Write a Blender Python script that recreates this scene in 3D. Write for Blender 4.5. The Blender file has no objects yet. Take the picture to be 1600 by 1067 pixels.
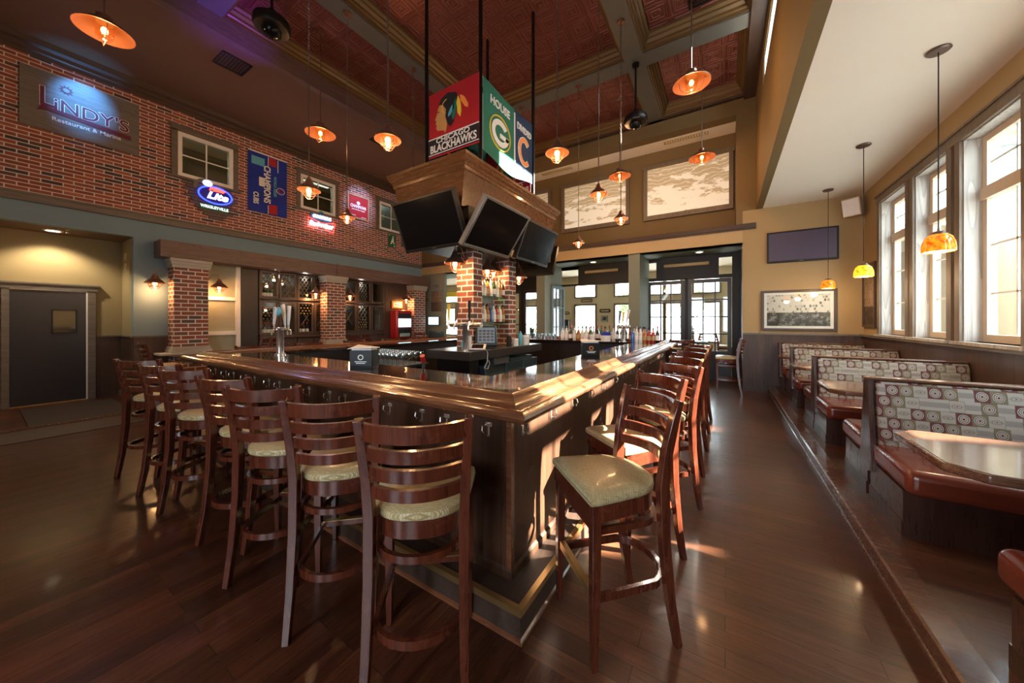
import bpy, math, random
from mathutils import Vector, Matrix
random.seed(7)
PI = math.pi
D = bpy.data
C = bpy.context.scene.collection
S = bpy.context.scene

# ---------------------------------------------------------------- camera, world, sun, exposure
cam_d = D.cameras.new('camera'); cam = D.objects.new('camera', cam_d); C.objects.link(cam)
cam_d.sensor_fit = 'HORIZONTAL'; cam_d.sensor_width = 36; cam_d.lens = 36*529/1600
cam_d.shift_y = -32.5/1600; cam_d.clip_start = .05; cam_d.clip_end = 300
cam.location = (0, 0, 1.55); cam.rotation_euler = (PI/2, 0, math.radians(32.19))
S.camera = cam
w = D.worlds.new('daylight'); S.world = w; w.use_nodes = True
bg = w.node_tree.nodes['Background']; bg.inputs[0].default_value = (.80, .90, 1, 1); bg.inputs[1].default_value = 9.0
sun_d = D.lights.new('sun', 'SUN'); sun_d.energy = 62; sun_d.angle = math.radians(.8); sun_d.color = (1, .92, .80)
sun = D.objects.new('sun', sun_d); C.objects.link(sun); sun.location = (8, 2, 9)
sun.rotation_euler = Vector((-.80, -.26, -.50)).to_track_quat('-Z', 'Y').to_euler()
S.view_settings.view_transform = 'Standard'; S.view_settings.look = 'None'
S.view_settings.exposure = 0.88; S.view_settings.gamma = 1
try: S.view_settings.use_curve_mapping = False
except Exception: pass
S.cycles.max_bounces = 10; S.cycles.diffuse_bounces = 6; S.cycles.transparent_max_bounces = 24
S.cycles.sample_clamp_indirect = 6; S.cycles.caustics_reflective = False; S.cycles.caustics_refractive = False
def portal(loc, direction, sx, sy):
    l = D.lights.new('window_portal', 'AREA'); l.shape = 'RECTANGLE'; l.size = sx; l.size_y = sy
    l.cycles.is_portal = True
    o = D.objects.new('window_portal', l); C.objects.link(o); o.location = loc
    o.rotation_euler = Vector(direction).to_track_quat('-Z', 'Y').to_euler()
def lamp(kind, loc, energy, color, size=.05, aim=None, **k):
    l = D.lights.new('lamp_or_added_light', kind); l.energy = energy; l.color = color
    if kind != 'AREA': l.shadow_soft_size = size
    for a, b in k.items(): setattr(l, a, b)
    o = D.objects.new('lamp_or_added_light', l); C.objects.link(o); o.location = loc
    if aim: o.rotation_euler = Vector(aim).to_track_quat('-Z', 'Y').to_euler()
    return o

# ---------------------------------------------------------------- key dimensions (metres)
XB, YB, XW, ZC, XD = -9.8, 9.1, 2.25, 6.5, .57    # brick wall, back wall, window wall, beam underside, drop wall
XDOOR, ZB, Y0 = -10.75, 3.98, -3.5
ORD = ['', 'first', 'second', 'third', 'fourth', 'fifth', 'sixth', 'seventh', 'eighth', 'ninth', 'tenth', 'eleventh', 'twelfth',
       'thirteenth', 'fourteenth', 'fifteenth', 'sixteenth', 'seventeenth', 'eighteenth', 'nineteenth', 'twentieth']

# ---------------------------------------------------------------- mesh helpers
class MB:
    def __init__(s): s.v = []; s.f = []
    def add(s, vs, fs, M=None):
        n = len(s.v)
        s.v += [(M @ Vector(p)) if M else Vector(p) for p in vs]
        s.f += [tuple(i+n for i in f) for f in fs]; return s
    def box(s, x0, x1, y0, y1, z0, z1, M=None):
        if x0 > x1: x0, x1 = x1, x0
        if y0 > y1: y0, y1 = y1, y0
        return s.add([(x, y, z) for z in (z0, z1) for x, y in ((x0, y0), (x1, y0), (x1, y1), (x0, y1))],
                     [(3, 2, 1, 0), (4, 5, 6, 7), (0, 1, 5, 4), (1, 2, 6, 5), (2, 3, 7, 6), (3, 0, 4, 7)], M)
    def prism(s, poly, a, b, M=None):           # poly in local xy, extruded a..b in z
        n = len(poly)
        ar = sum(poly[i][0]*poly[(i+1) % n][1]-poly[(i+1) % n][0]*poly[i][1] for i in range(n))
        if ar < 0: poly = poly[::-1]
        return s.add([(p[0], p[1], a) for p in poly]+[(p[0], p[1], b) for p in poly],
                     [tuple(range(n))[::-1], tuple(range(n, 2*n))]+[(i, (i+1) % n, n+(i+1) % n, n+i) for i in range(n)], M)
    def rect(s, pts, a, b, up=(0, 0, 1), closed=False, ab=None, M=None):  # rectangular section along a path
        P = [Vector(p) for p in pts]; n = len(P); up = Vector(up); vs = []; fs = []
        for i in range(n):
            if closed: t = P[(i+1) % n]-P[i-1]
            else: t = P[min(i+1, n-1)]-P[max(i-1, 0)]
            t.normalize(); sd = t.cross(up).normalized(); u = sd.cross(t).normalized()
            A, B = (ab[i] if ab else (a, b))
            vs += [P[i]+sd*A/2*x+u*B/2*y for x, y in ((-1, -1), (1, -1), (1, 1), (-1, 1))]
        for i in range(n if closed else n-1):
            j = (i+1) % n
            fs += [(4*i+k, 4*i+(k+1) % 4, 4*j+(k+1) % 4, 4*j+k) for k in range(4)]
        if not closed: fs += [(3, 2, 1, 0), (4*n-4, 4*n-3, 4*n-2, 4*n-1)]
        return s.add(vs, fs, M)
    def tube(s, pts, r, n=8, closed=False, rs=None, M=None):
        P = [Vector(p) for p in pts]; m = len(P); vs = []; fs = []; ref = None
        for i in range(m):
            t = (P[(i+1) % m]-P[i-1]) if closed else (P[min(i+1, m-1)]-P[max(i-1, 0)])
            t.normalize()
            if ref is None: ref = Vector((0, 0, 1)) if abs(t.z) < .9 else Vector((1, 0, 0))
            a = t.cross(ref).normalized(); ref = a.cross(t).normalized(); R = rs[i] if rs else r
            vs += [P[i]+(a*math.cos(2*PI*k/n)+ref*math.sin(2*PI*k/n))*R for k in range(n)]
        for i in range(m if closed else m-1):
            j = (i+1) % m
            fs += [(i*n+k, i*n+(k+1) % n, j*n+(k+1) % n, j*n+k) for k in range(n)]
        if not closed: fs += [tuple(range(n))[::-1], tuple(range((m-1)*n, m*n))]
        return s.add(vs, fs, M)
    def lathe(s, prof, c=(0, 0, 0), n=16, M=None):  # prof of (r, z)
        c = Vector(c); vs = []; fs = []; idx = []
        for r, z in prof:
            if r < 1e-5: idx.append([len(vs)]); vs.append(c+Vector((0, 0, z)))
            else:
                idx.append([len(vs)+k for k in range(n)])
                vs += [c+Vector((r*math.cos(2*PI*k/n), r*math.sin(2*PI*k/n), z)) for k in range(n)]
        for A, B in zip(idx, idx[1:]):
            if len(A) == 1 and len(B) == 1: continue
            for k in range(n):
                if len(A) == 1: fs.append((A[0], B[(k+1) % n], B[k]))
                elif len(B) == 1: fs.append((A[k], A[(k+1) % n], B[0]))
                else: fs.append((A[k], A[(k+1) % n], B[(k+1) % n], B[k]))
        return s.add(vs, fs, M)
    def sweep(s, path, prof, closed=False):     # path in XY, prof (t right-hand outward, z), mitred
        P = [Vector((p[0], p[1])) for p in path]; n = len(P); vs = []; fs = []; m = len(prof)
        def nrm(a, b):
            d = (b-a).normalized(); return Vector((d.y, -d.x))
        for i in range(n):
            if closed: n1, n2 = nrm(P[i-1], P[i]), nrm(P[i], P[(i+1) % n])
            else: n1 = nrm(P[max(i-1, 0)], P[max(i, 1)]); n2 = nrm(P[min(i, n-2)], P[min(i+1, n-1)])
            k = (n1+n2); k = k/(1+n1.dot(n2))
            vs += [(P[i].x+k.x*t, P[i].y+k.y*t, z) for t, z in prof]
        for i in range(n if closed else n-1):
            j = (i+1) % n
            fs += [(i*m+k, i*m+(k+1) % m, j*m+(k+1) % m, j*m+k) for k in range(m)]
        if not closed: fs += [tuple(range(m))[::-1], tuple(range((n-1)*m, n*m))]
        return s.add(vs, fs)
    def ball(s, c, r, n=12, sc=(1, 1, 1), M=None):
        pr = [(r*math.sin(PI*i/(n//2))*1, -r*math.cos(PI*i/(n//2))) for i in range(n//2+1)]
        pr[0] = (0, -r); pr[-1] = (0, r)
        T = Matrix.Translation(c) @ Matrix.Diagonal((*sc, 1))
        return s.lathe(pr, (0, 0, 0), n, (M @ T) if M else T)
    def build(s, name, mat, parent=None, world=True, smooth=False, bevel=0, seg=2, origin=None):
        if parent is not None: off = Vector(parent.get('_w', (0, 0, 0))) if world else Vector((0, 0, 0))
        elif origin is not None: off = Vector(origin)
        else:
            xs = [v[0] for v in s.v]; ys = [v[1] for v in s.v]; zs = [v[2] for v in s.v]
            off = Vector(((min(xs)+max(xs))/2, (min(ys)+max(ys))/2, min(zs)))
        me = D.meshes.new(name); me.from_pydata([tuple(Vector(v)-off) for v in s.v], [], s.f); me.update()
        me.materials.append(mat)
        import bmesh
        bm = bmesh.new(); bm.from_mesh(me); bmesh.ops.recalc_face_normals(bm, faces=bm.faces); bm.to_mesh(me); bm.free()
        if smooth:
            for p in me.polygons: p.use_smooth = True
            try: me.set_sharp_from_angle(angle=math.radians(40))
            except Exception: pass
        o = D.objects.new(name, me); C.objects.link(o)
        if parent is not None:
            o.parent = parent
            if '_w' in parent: o['_w'] = tuple(parent['_w'])
        else: o.location = off; o['_w'] = tuple(off)
        if bevel:
            b = o.modifiers.new('bevel', 'BEVEL'); b.width = bevel; b.segments = seg; b.limit_method = 'ANGLE'
            b.angle_limit = math.radians(35)
            for p in me.polygons: p.use_smooth = True
            try: me.set_sharp_from_angle(angle=math.radians(50))
            except Exception: pass
        return o
def tag(o, label=None, cat=None, group=None, kind=None):
    if label: o['label'] = label
    if cat: o['category'] = cat
    if group: o['group'] = group
    if kind: o['kind'] = kind
    return o
def thing(name, label, cat, loc=(0, 0, 0), rz=0, group=None, kind=None):
    o = D.objects.new(name, None); C.objects.link(o); o.location = loc; o.rotation_euler = (0, 0, rz)
    o.empty_display_size = .1; o['_w'] = tuple(loc)
    return tag(o, label, cat, group, kind)
def struct(o): o['kind'] = 'structure'; return o
def copy_tree(o, parent=None):
    c = o.copy(); C.objects.link(c)
    if parent: c.parent = parent
    for ch in o.children: copy_tree(ch, c)
    return c
def place(proto, used, loc, rz, label, group=None, cat=None):
    o = copy_tree(proto) if proto.get('_used') else proto
    proto['_used'] = 1
    o.location = loc; o.rotation_euler = (0, 0, rz); o['label'] = label
    if group: o['group'] = group
    if cat: o['category'] = cat
    return o
def text(s, size, mat, parent, o, xd, ud, name='lettering', ext=.004, off=0, sx=1, align='CENTER', shear=0, bend=None):
    cu = D.curves.new('t', 'FONT'); cu.body = s; cu.size = size; cu.extrude = ext; cu.offset = off; cu.align_x = align
    cu.align_y = 'CENTER'; cu.shear = shear; cu.resolution_u = 3
    t = D.objects.new('t', cu); C.objects.link(t); bpy.context.view_layer.update()
    me = D.meshes.new_from_object(t.evaluated_get(bpy.context.evaluated_depsgraph_get()))
    xd = Vector(xd).normalized(); ud = Vector(ud).normalized(); nd = xd.cross(ud); o = Vector(o)
    mb = MB()
    vs = [v.co.copy() for v in me.vertices]
    if bend: vs = [Vector((v.x, v.y+bend(v.x*sx), v.z)) for v in vs]
    mb.add([o+xd*v.x*sx+ud*v.y+nd*v.z for v in vs], [tuple(p.vertices) for p in me.polygons])
    D.objects.remove(t); D.curves.remove(cu); D.meshes.remove(me)
    return mb.build(name, mat, parent)

# ---------------------------------------------------------------- materials
class NT:
    def __init__(s, name):
        s.m = D.materials.new(name); s.m.use_nodes = True; s.t = s.m.node_tree; s.t.nodes.clear()
        s.out = s.t.nodes.new('ShaderNodeOutputMaterial')
    def n(s, typ, **k):
        x = s.t.nodes.new(typ)
        ins = k.pop('i', {})
        for a, b in k.items(): setattr(x, a, b)
        for a, b in ins.items(): s.set(x.inputs[a], b)
        return x
    def set(s, sock, v):
        if isinstance(v, bpy.types.NodeSocket): s.t.links.new(v, sock)
        else:
            if isinstance(v, tuple) and len(v) == 3 and sock.type == 'RGBA': v = (*v, 1)
            sock.default_value = v
    def math(s, op, a, b=0, c=None):
        x = s.n('ShaderNodeMath', operation=op); s.set(x.inputs[0], a); s.set(x.inputs[1], b)
        if c is not None: s.set(x.inputs[2], c)
        return x.outputs[0]
    def mix(s, f, a, b, blend='MIX'):
        x = s.n('ShaderNodeMix', data_type='RGBA', blend_type=blend)
        s.set(x.inputs[0], f); s.set(x.inputs[6], a); s.set(x.inputs[7], b); return x.outputs[2]
    def ramp(s, f, stops, interp='LINEAR'):
        x = s.n('ShaderNodeValToRGB'); x.color_ramp.interpolation = interp; e = x.color_ramp.elements
        while len(e) < len(stops): e.new(.5)
        for a, (p, c) in zip(e, stops): a.position = p; a.color = (*c, 1) if len(c) == 3 else c
        s.set(x.inputs[0], f); return x.outputs[0]
    def pos(s, world): return s.n('ShaderNodeNewGeometry').outputs['Position'] if world else s.n('ShaderNodeTexCoord').outputs['Object']
    def xyz(s, v):
        x = s.n('ShaderNodeSeparateXYZ'); s.set(x.inputs[0], v); return x.outputs
    def comb(s, a, b, c=0):
        x = s.n('ShaderNodeCombineXYZ'); s.set(x.inputs[0], a); s.set(x.inputs[1], b); s.set(x.inputs[2], c); return x.outputs[0]
    def scale(s, v, sc):
        x = s.n('ShaderNodeVectorMath', operation='MULTIPLY'); s.set(x.inputs[0], v); x.inputs[1].default_value = sc; return x.outputs[0]
    def noise(s, v, sc, det=4, rough=.6, col=False):
        x = s.n('ShaderNodeTexNoise', i={'Vector': v, 'Scale': sc, 'Detail': det, 'Roughness': rough}); return x.outputs[1 if col else 0]
    def bump(s, h, st=.3, dist=.01):
        return s.n('ShaderNodeBump', i={'Strength': st, 'Distance': dist, 'Height': h}).outputs[0]
    def pbr(s, col, rough=.5, metal=0, normal=None, coat=0, spec=.5, emis=None, es=0, **k):
        b = s.n('ShaderNodeBsdfPrincipled', i={'Base Color': col, 'Roughness': rough, 'Metallic': metal, 'Coat Weight': coat, 'Specular IOR Level': spec})
        b.inputs['Coat Roughness'].default_value = .08
        if normal: s.set(b.inputs['Normal'], normal)
        if emis: s.set(b.inputs['Emission Color'], emis); b.inputs['Emission Strength'].default_value = es
        for a, v in k.items(): s.set(b.inputs[a.replace('_', ' ')], v)
        s.t.links.new(b.outputs[0], s.out.inputs[0]); s.b = b; return s.m
def plain(name, col, rough=.5, metal=0, var=.12, sc=6, coat=0, spec=.5, world=False, bump=0, **k):
    t = NT(name); p = t.pos(world); f = t.noise(p, sc)
    c = t.mix(f, tuple(x*(1-var) for x in col), tuple(min(1, x*(1+var)) for x in col))
    return t.pbr(c, rough, metal, t.bump(t.noise(p, sc*12), bump, .002) if bump else None, coat, spec, **k)
def emit(name, col, st):
    t = NT(name); e = t.n('ShaderNodeEmission', i={'Color': col, 'Strength': st}); t.t.links.new(e.outputs[0], t.out.inputs[0]); return t.m
def wood(name, dark, light, axis=0, sc=1.0, rough=.35, world=False, board=None, coat=0, worn=None, bump=.15, ring=.5, spec=.5):
    t = NT(name); p = t.pos(world); x = t.xyz(p)
    st = [14*sc]*3; st[axis] = 1.1*sc
    v = t.scale(p, tuple(st))
    if board:                                   # (width, board axis list summed)
        wd, ax = board
        u = x[ax[0]] if len(ax) == 1 else t.math('ADD', x[ax[0]], x[ax[1]])
        q = t.math('DIVIDE', u, wd); cell = t.math('FLOOR', q); fr = t.math('FRACT', q)
        rnd = t.n('ShaderNodeTexWhiteNoise', noise_dimensions='1D', i={'W': cell}).outputs[0]
        add = t.n('ShaderNodeVectorMath', operation='ADD'); t.set(add.inputs[0], v); t.set(add.inputs[1], t.comb(t.math('MULTIPLY', rnd, 37), t.math('MULTIPLY', rnd, 19), t.math('MULTIPLY', rnd, 53)))
        v = add.outputs[0]
    n1 = t.noise(v, 1.6, 6, .65); n2 = t.noise(v, 6, 3, .7)
    wv = t.n('ShaderNodeTexNoise', i={'Vector': v, 'Scale': .8, 'Detail': 1.0, 'Distortion': 1.5}).outputs[0]
    rg = t.math('FRACT', t.math('MULTIPLY', wv, 7))
    f = t.math('ADD', t.math('MULTIPLY', n1, .6), t.math('ADD', t.math('MULTIPLY', n2, .25), t.math('MULTIPLY', rg, .3*ring)))
    c = t.ramp(f, [(.28, dark), (.72, light)])
    h = f
    if board:
        c = t.mix(t.math('MULTIPLY', rnd, .55), c, t.mix(1, c, (.45, .42, .40), 'MULTIPLY'))
        g = t.math('MINIMUM', t.math('MULTIPLY', t.math('MINIMUM', fr, t.math('SUBTRACT', 1, fr)), 30*wd/.1), 1)
        c = t.mix(g, tuple(a*.25 for a in dark), c); h = t.math('ADD', t.math('MULTIPLY', f, .3), t.math('MULTIPLY', g, 2))
    if worn:
        wn = t.ramp(t.noise(p, 9, 6, .75), [(.56, (0, 0, 0)), (.72, (1, 1, 1))])
        c = t.mix(t.math('MULTIPLY', wn, .45), c, worn)
    return t.pbr(c, t.math('ADD', rough-.06, t.math('MULTIPLY', n2, .14)), 0, t.bump(h, bump, .003), coat, spec)
def brick(name, wdt=.23, row=.066, mort=(.66, .61, .60), pal=None):
    mz = .0105 if pal else .0078
    t = NT(name); p = t.pos(True); x = t.xyz(p)
    v = t.comb(t.math('ADD', x[0], x[1]), x[2])
    bt = t.n('ShaderNodeTexBrick', i={'Vector': v, 'Color1': (0, 0, 0), 'Color2': (1, 1, 1), 'Mortar': (0, 0, 0), 'Scale': 1.0, 'Mortar Size': mz, 'Mortar Smooth': .15, 'Bias': 0.0, 'Brick Width': wdt, 'Row Height': row})
    pal = pal or [(0, (.085, .06, .062)), (.09, (.14, .075, .065)), (.15, (.27, .085, .055)), (.45, (.36, .11, .065)), (.7, (.30, .10, .075)), (.88, (.42, .145, .085))]
    c = t.ramp(bt.outputs[0], pal, 'CONSTANT')
    n = t.noise(p, 40, 5, .7)
    c = t.mix(t.math('MULTIPLY', n, .5), c, t.mix(1, c, (.55, .5, .5), 'MULTIPLY'))
    c = t.mix(bt.outputs[1], c, mort)
    h = t.math('SUBTRACT', t.math('MULTIPLY', n, .25), bt.outputs[1])
    return t.pbr(c, .8, 0, t.bump(h, .7, .01), 0, .25)

M = {}
M['brick'] = brick('red_brick')
M['pillar_brick'] = brick('pillar_brick', .22, .083, (.68, .64, .58), [(0, (.12, .10, .09)), (.12, (.20, .10, .08)), (.25, (.30, .10, .065)), (.55, (.34, .125, .085)), (.8, (.27, .11, .085))])
M['beige'] = plain('beige_paint', (.38, .265, .125), .7, world=True, sc=1.5, var=.05)
M['band'] = plain('tan_paint', (.46, .33, .17), .7, world=True, sc=1.5, var=.05)
M['olive'] = plain('olive_brown_paint', (.17, .115, .045), .75, world=True, sc=1.5, var=.06)
M['brown_ceiling'] = plain('brown_ceiling_paint', (.17, .10, .065), .75, world=True, sc=1, var=.06)
M['cream_ceiling'] = plain('cream_ceiling_paint', (.88, .83, .73), .85, world=True, sc=1, var=.03)
M['blue_wall'] = plain('slate_blue_paint', (.17, .26, .32), .7, world=True, sc=1.5, var=.05)
M['recess'] = plain('mustard_paint', (.31, .24, .125), .75, world=True, sc=1.5, var=.06)
M['green_gray'] = plain('sage_gray_paint', (.20, .22, .17), .7, world=True, sc=1.5, var=.06)
M['offwhite'] = plain('pale_room_paint', (.52, .44, .28), .8, world=True, sc=1.5, var=.04)
M['trim_gray'] = wood('weathered_gray_trim', (.085, .07, .06), (.19, .165, .145), 1, 1, .5, True)
M['trim_dark'] = wood('dark_walnut_trim', (.03, .018, .013), (.085, .05, .035), 1, 1, .4, True)
M['beam_wood'] = wood('purple_brown_beam', (.07, .04, .035), (.20, .125, .11), 1, 1, .45, True)
M['beam_gray'] = plain('gray_box_beam', (.12, .115, .10), .6, world=True, sc=3)
M['crown_gold'] = plain('bronze_gold_crown', (.15, .085, .03), .4, .3, world=True)
M['wainscot'] = wood('dark_wainscot', (.035, .018, .012), (.10, .05, .033), 2, 1, .4, True, (.14, (0, 1)))
M['black_wood'] = wood('black_stained_wood', (.008, .006, .006), (.028, .021, .019), 2, 1, .35, True)
M['cabinet'] = wood('walnut_cabinet', (.035, .022, .018), (.10, .065, .05), 2, 1, .35, True)
M['bar_panel'] = wood('bar_panel_boards', (.035, .014, .008), (.13, .056, .028), 2, .8, .46, True, (.125, (0, 1)), coat=.05, spec=.3, ring=.12)
M['rail_x'] = wood('bar_rail_oak_lengthwise', (.10, .034, .016), (.23, .088, .038), 0, 1.6, .24, True, coat=.5, ring=.4)
M['rail_y'] = wood('bar_rail_oak_crosswise', (.10, .034, .016), (.23, .088, .038), 1, 1.6, .24, True, coat=.5, ring=.4)
M['oak'] = wood('bulkhead_oak', (.055, .024, .010), (.15, .068, .028), 0, .9, .25, True, coat=.4)
M['stool'] = wood('mahogany_stool_wood', (.040, .009, .005), (.15, .034, .015), 2, 1.4, .22, False, coat=.6, worn=(.20, .07, .04), ring=.3)
M['table'] = wood('table_laminate', (.07, .03, .018), (.18, .085, .05), 0, 1, .22, False, coat=.5)
M['booth_wood'] = wood('booth_mahogany', (.022, .009, .007), (.07, .03, .02), 2, 1, .28, False, coat=.3)
M['booth_cap'] = wood('booth_cap_wood', (.07, .03, .018), (.17, .08, .045), 0, 1, .25, False, coat=.4)
M['door'] = plain('dark_slate_door', (.028, .027, .036), .32, world=True, sc=2, coat=.3)
M['white'] = plain('white_paint', (.78, .79, .80), .5)
M['beige_frame'] = plain('beige_window_frame', (.62, .52, .40), .5)
M['ash'] = wood('gray_ash_jamb', (.26, .24, .21), (.50, .48, .44), 2, .55, .55, True, ring=1.2)
M['casing'] = wood('brown_casing', (.10, .075, .05), (.22, .17, .12), 2, 1, .5, True)
M['stone'] = plain('gray_limestone', (.42, .40, .37), .7, sc=12, bump=.3)
M['black'] = plain('black_plastic', (.010, .010, .011), .45, spec=.35)
M['black_metal'] = plain('black_metal', (.018, .016, .016), .35, .6)
M['screen'] = plain('dark_screen', (.006, .006, .007), .16, var=.02, spec=.14)
M['screen_purple'] = plain('plum_tinted_screen', (.075, .055, .10), .3, var=.02)
M['silver'] = plain('gray_silver_bezel', (.16, .17, .18), .3, .5)
M['chrome'] = plain('chrome', (.85, .85, .84), .2, .92, var=.04)
M['brass'] = plain('brass', (.72, .48, .20), .28, .9, var=.08)
M['bronze'] = plain('bronze_lamp_metal', (.32, .17, .12), .32, .8)
M['bronze_in'] = plain('copper_lamp_inside', (.13, .045, .018), .45, .5)
M['rod'] = plain('bronze_rod', (.17, .12, .10), .35, .7)
M['vinyl'] = plain('rust_vinyl', (.15, .030, .014), .26, var=.15, sc=4, coat=.35, bump=.05)
M['mat'] = plain('dark_floor_mat', (.022, .010, .007), .8, bump=.4)
M['granite_dark'] = plain('dark_granite', (.045, .042, .042), .3, var=.6, sc=90)
M['cooler'] = plain('blue_gray_steel', (.07, .11, .13), .3, .5)
M['red'] = plain('red_plastic', (.45, .015, .02), .3, coat=.4)
M['navy'] = plain('navy_cloth', (.005, .03, .09), .7, sc=3, var=.25)
M['green_cloth'] = plain('green_cloth', (.01, .16, .105), .7, sc=3, var=.25)
M['red_cloth'] = plain('red_cloth', (.42, .01, .018), .7, sc=3, var=.2)
M['blue_cloth'] = plain('royal_blue_cloth', (.005, .03, .36), .7, sc=3, var=.45)
M['black_cloth'] = plain('black_cloth', (.012, .012, .018), .8)
M['maroon'] = plain('maroon_paint', (.13, .012, .03), .5)
M['white_cloth'] = plain('white_print', (.8, .82, .82), .7, var=.05)
M['cyan_print'] = plain('light_blue_print', (.12, .45, .62), .7)
M['orange_print'] = plain('orange_print', (.85, .28, .06), .7)
M['yellow_print'] = plain('yellow_print', (.75, .55, .05), .7)
M['skin_print'] = plain('ochre_print', (.55, .30, .10), .7)
M['paper'] = plain('paper_napkin', (.85, .85, .86), .8)
M['bulb'] = emit('warm_bulb', (1, .50, .16), 9)
M['bulb_hot'] = emit('bright_bulb', (1, .62, .32), 16)
M['amber_glow'] = emit('amber_glow', (1, .16, .01), 2.2)
M['yellow_glow'] = emit('yellow_glow', (1, .55, .03), 1.8)
M['neon_red'] = emit('neon_red', (1, .03, .02), 5)
M['neon_white'] = emit('neon_white', (.85, .92, 1), 5)
M['soft_white'] = emit('soft_white_glow', (.8, .95, .88), 1.1)
M['neon_blue'] = emit('neon_blue', (.02, .04, 1), 4)
M['lcd'] = emit('lit_lcd', (.45, .75, .9), 1.6)
M['lcd_dim'] = emit('dim_lcd', (.16, .18, .20), .6)
M['can_light'] = emit('recessed_light', (1, .85, .6), 6)
M['tube_light'] = emit('fluorescent_light', (1, .98, .9), 3)
def glass(name, col=(1, 1, 1), mixf=.12, rough=.02):
    t = NT(name)
    tr = t.n('ShaderNodeBsdfTransparent', i={'Color': col}); gl = t.n('ShaderNodeBsdfGlossy', i={'Color': (1, 1, 1), 'Roughness': rough})
    fr = t.n('ShaderNodeLayerWeight', i={'Blend': .5}); f = t.math('ADD', t.math('MULTIPLY', t.math('POWER', fr.outputs['Facing'], 5), .6), mixf)
    mx = t.n('ShaderNodeMixShader'); t.set(mx.inputs[0], f); t.t.links.new(tr.outputs[0], mx.inputs[1]); t.t.links.new(gl.outputs[0], mx.inputs[2])
    t.t.links.new(mx.outputs[0], t.out.inputs[0]); return t.m
M['pane'] = glass('window_glass', (.97, .99, .98), .05)
M['dark_pane'] = glass('dark_glass', (.42, .44, .42), .07)
M['jar'] = glass('lamp_jar_glass', (1, .86, .62), .12)
M['clear'] = glass('drinking_glass', (.80, .86, .88), .42, .08)
M['shelf_glass'] = glass('green_shelf_glass', (.35, .75, .62), .15)
M['frost'] = plain('frosted_etched_glass', (.34, .34, .26), .6)
for nm, c in (('clear', (.70, .74, .74)), ('amber', (.35, .12, .02)), ('green', (.03, .12, .05)), ('dark', (.02, .012, .01)), ('blue', (.03, .12, .45)), ('red', (.35, .03, .02))):
    M['bot_'+nm] = plain('bottle_'+nm, c, .08, var=.05, coat=.5)
# floor: laminate planks, running along Y near and left of the bar, along X in the aisle to its right
def floor_mat():
    t = NT('mahogany_floor_planks'); p = t.pos(True); x = t.xyz(p)
    right = t.math('MULTIPLY', t.math('GREATER_THAN', x[0], -.81), t.math('GREATER_THAN', x[1], 1.37))
    inv = t.math('SUBTRACT', 1, right)
    u = t.math('ADD', t.math('MULTIPLY', x[0], right), t.math('MULTIPLY', x[1], inv))
    v = t.math('ADD', t.math('MULTIPLY', x[1], right), t.math('MULTIPLY', x[0], inv))
    bt = t.n('ShaderNodeTexBrick', offset=.37, offset_frequency=2, i={'Vector': t.comb(u, v), 'Color1': (0, 0, 0), 'Color2': (1, 1, 1), 'Mortar': (0, 0, 0), 'Scale': 1.0, 'Mortar Size': .0018, 'Mortar Smooth': .1, 'Brick Width': .95, 'Row Height': .105})
    rnd = bt.outputs[0]
    gv = t.comb(t.math('ADD', t.math('MULTIPLY', u, 1.6), t.math('MULTIPLY', rnd, 31)), t.math('MULTIPLY', v, 26), t.math('MULTIPLY', rnd, 11))
    g1 = t.noise(gv, 1.3, 7, .7); g2 = t.noise(gv, 5, 4, .7)
    f = t.math('ADD', t.math('MULTIPLY', g1, .65), t.math('MULTIPLY', g2, .35))
    c = t.ramp(f, [(.30, (.024, .007, .004)), (.5, (.095, .027, .012)), (.72, (.21, .066, .026))])
    c = t.mix(t.math('MULTIPLY', t.n('ShaderNodeSeparateColor', i={0: rnd}).outputs[0], .85), c, t.mix(1, c, (.34, .34, .36), 'MULTIPLY'))
    c = t.mix(right, c, t.mix(1, t.mix(.25, c, (.16, .085, .045)), (1.0, 1.0, 1.0), 'MULTIPLY'))
    sx = t.comb(t.math('MULTIPLY', u, 7), t.math('MULTIPLY', v, 60))
    scr = t.ramp(t.noise(sx, 1.5, 5, .8), [(.66, (0, 0, 0)), (.74, (1, 1, 1))])
    scm = t.math('MULTIPLY', scr, t.ramp(t.noise(p, .9, 2), [(.45, (0, 0, 0)), (.6, (1, 1, 1))]))
    c = t.mix(t.math('MULTIPLY', scm, t.math('MULTIPLY', inv, .35)), c, (.35, .24, .18))
    c = t.mix(bt.outputs[1], c, (.012, .005, .004))
    h = t.math('SUBTRACT', t.math('MULTIPLY', f, .25), bt.outputs[1])
    return t.pbr(c, t.math('ADD', .20, t.math('MULTIPLY', g2, .22)), 0, t.bump(h, .25, .003), .12)
M['floor'] = floor_mat()
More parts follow.
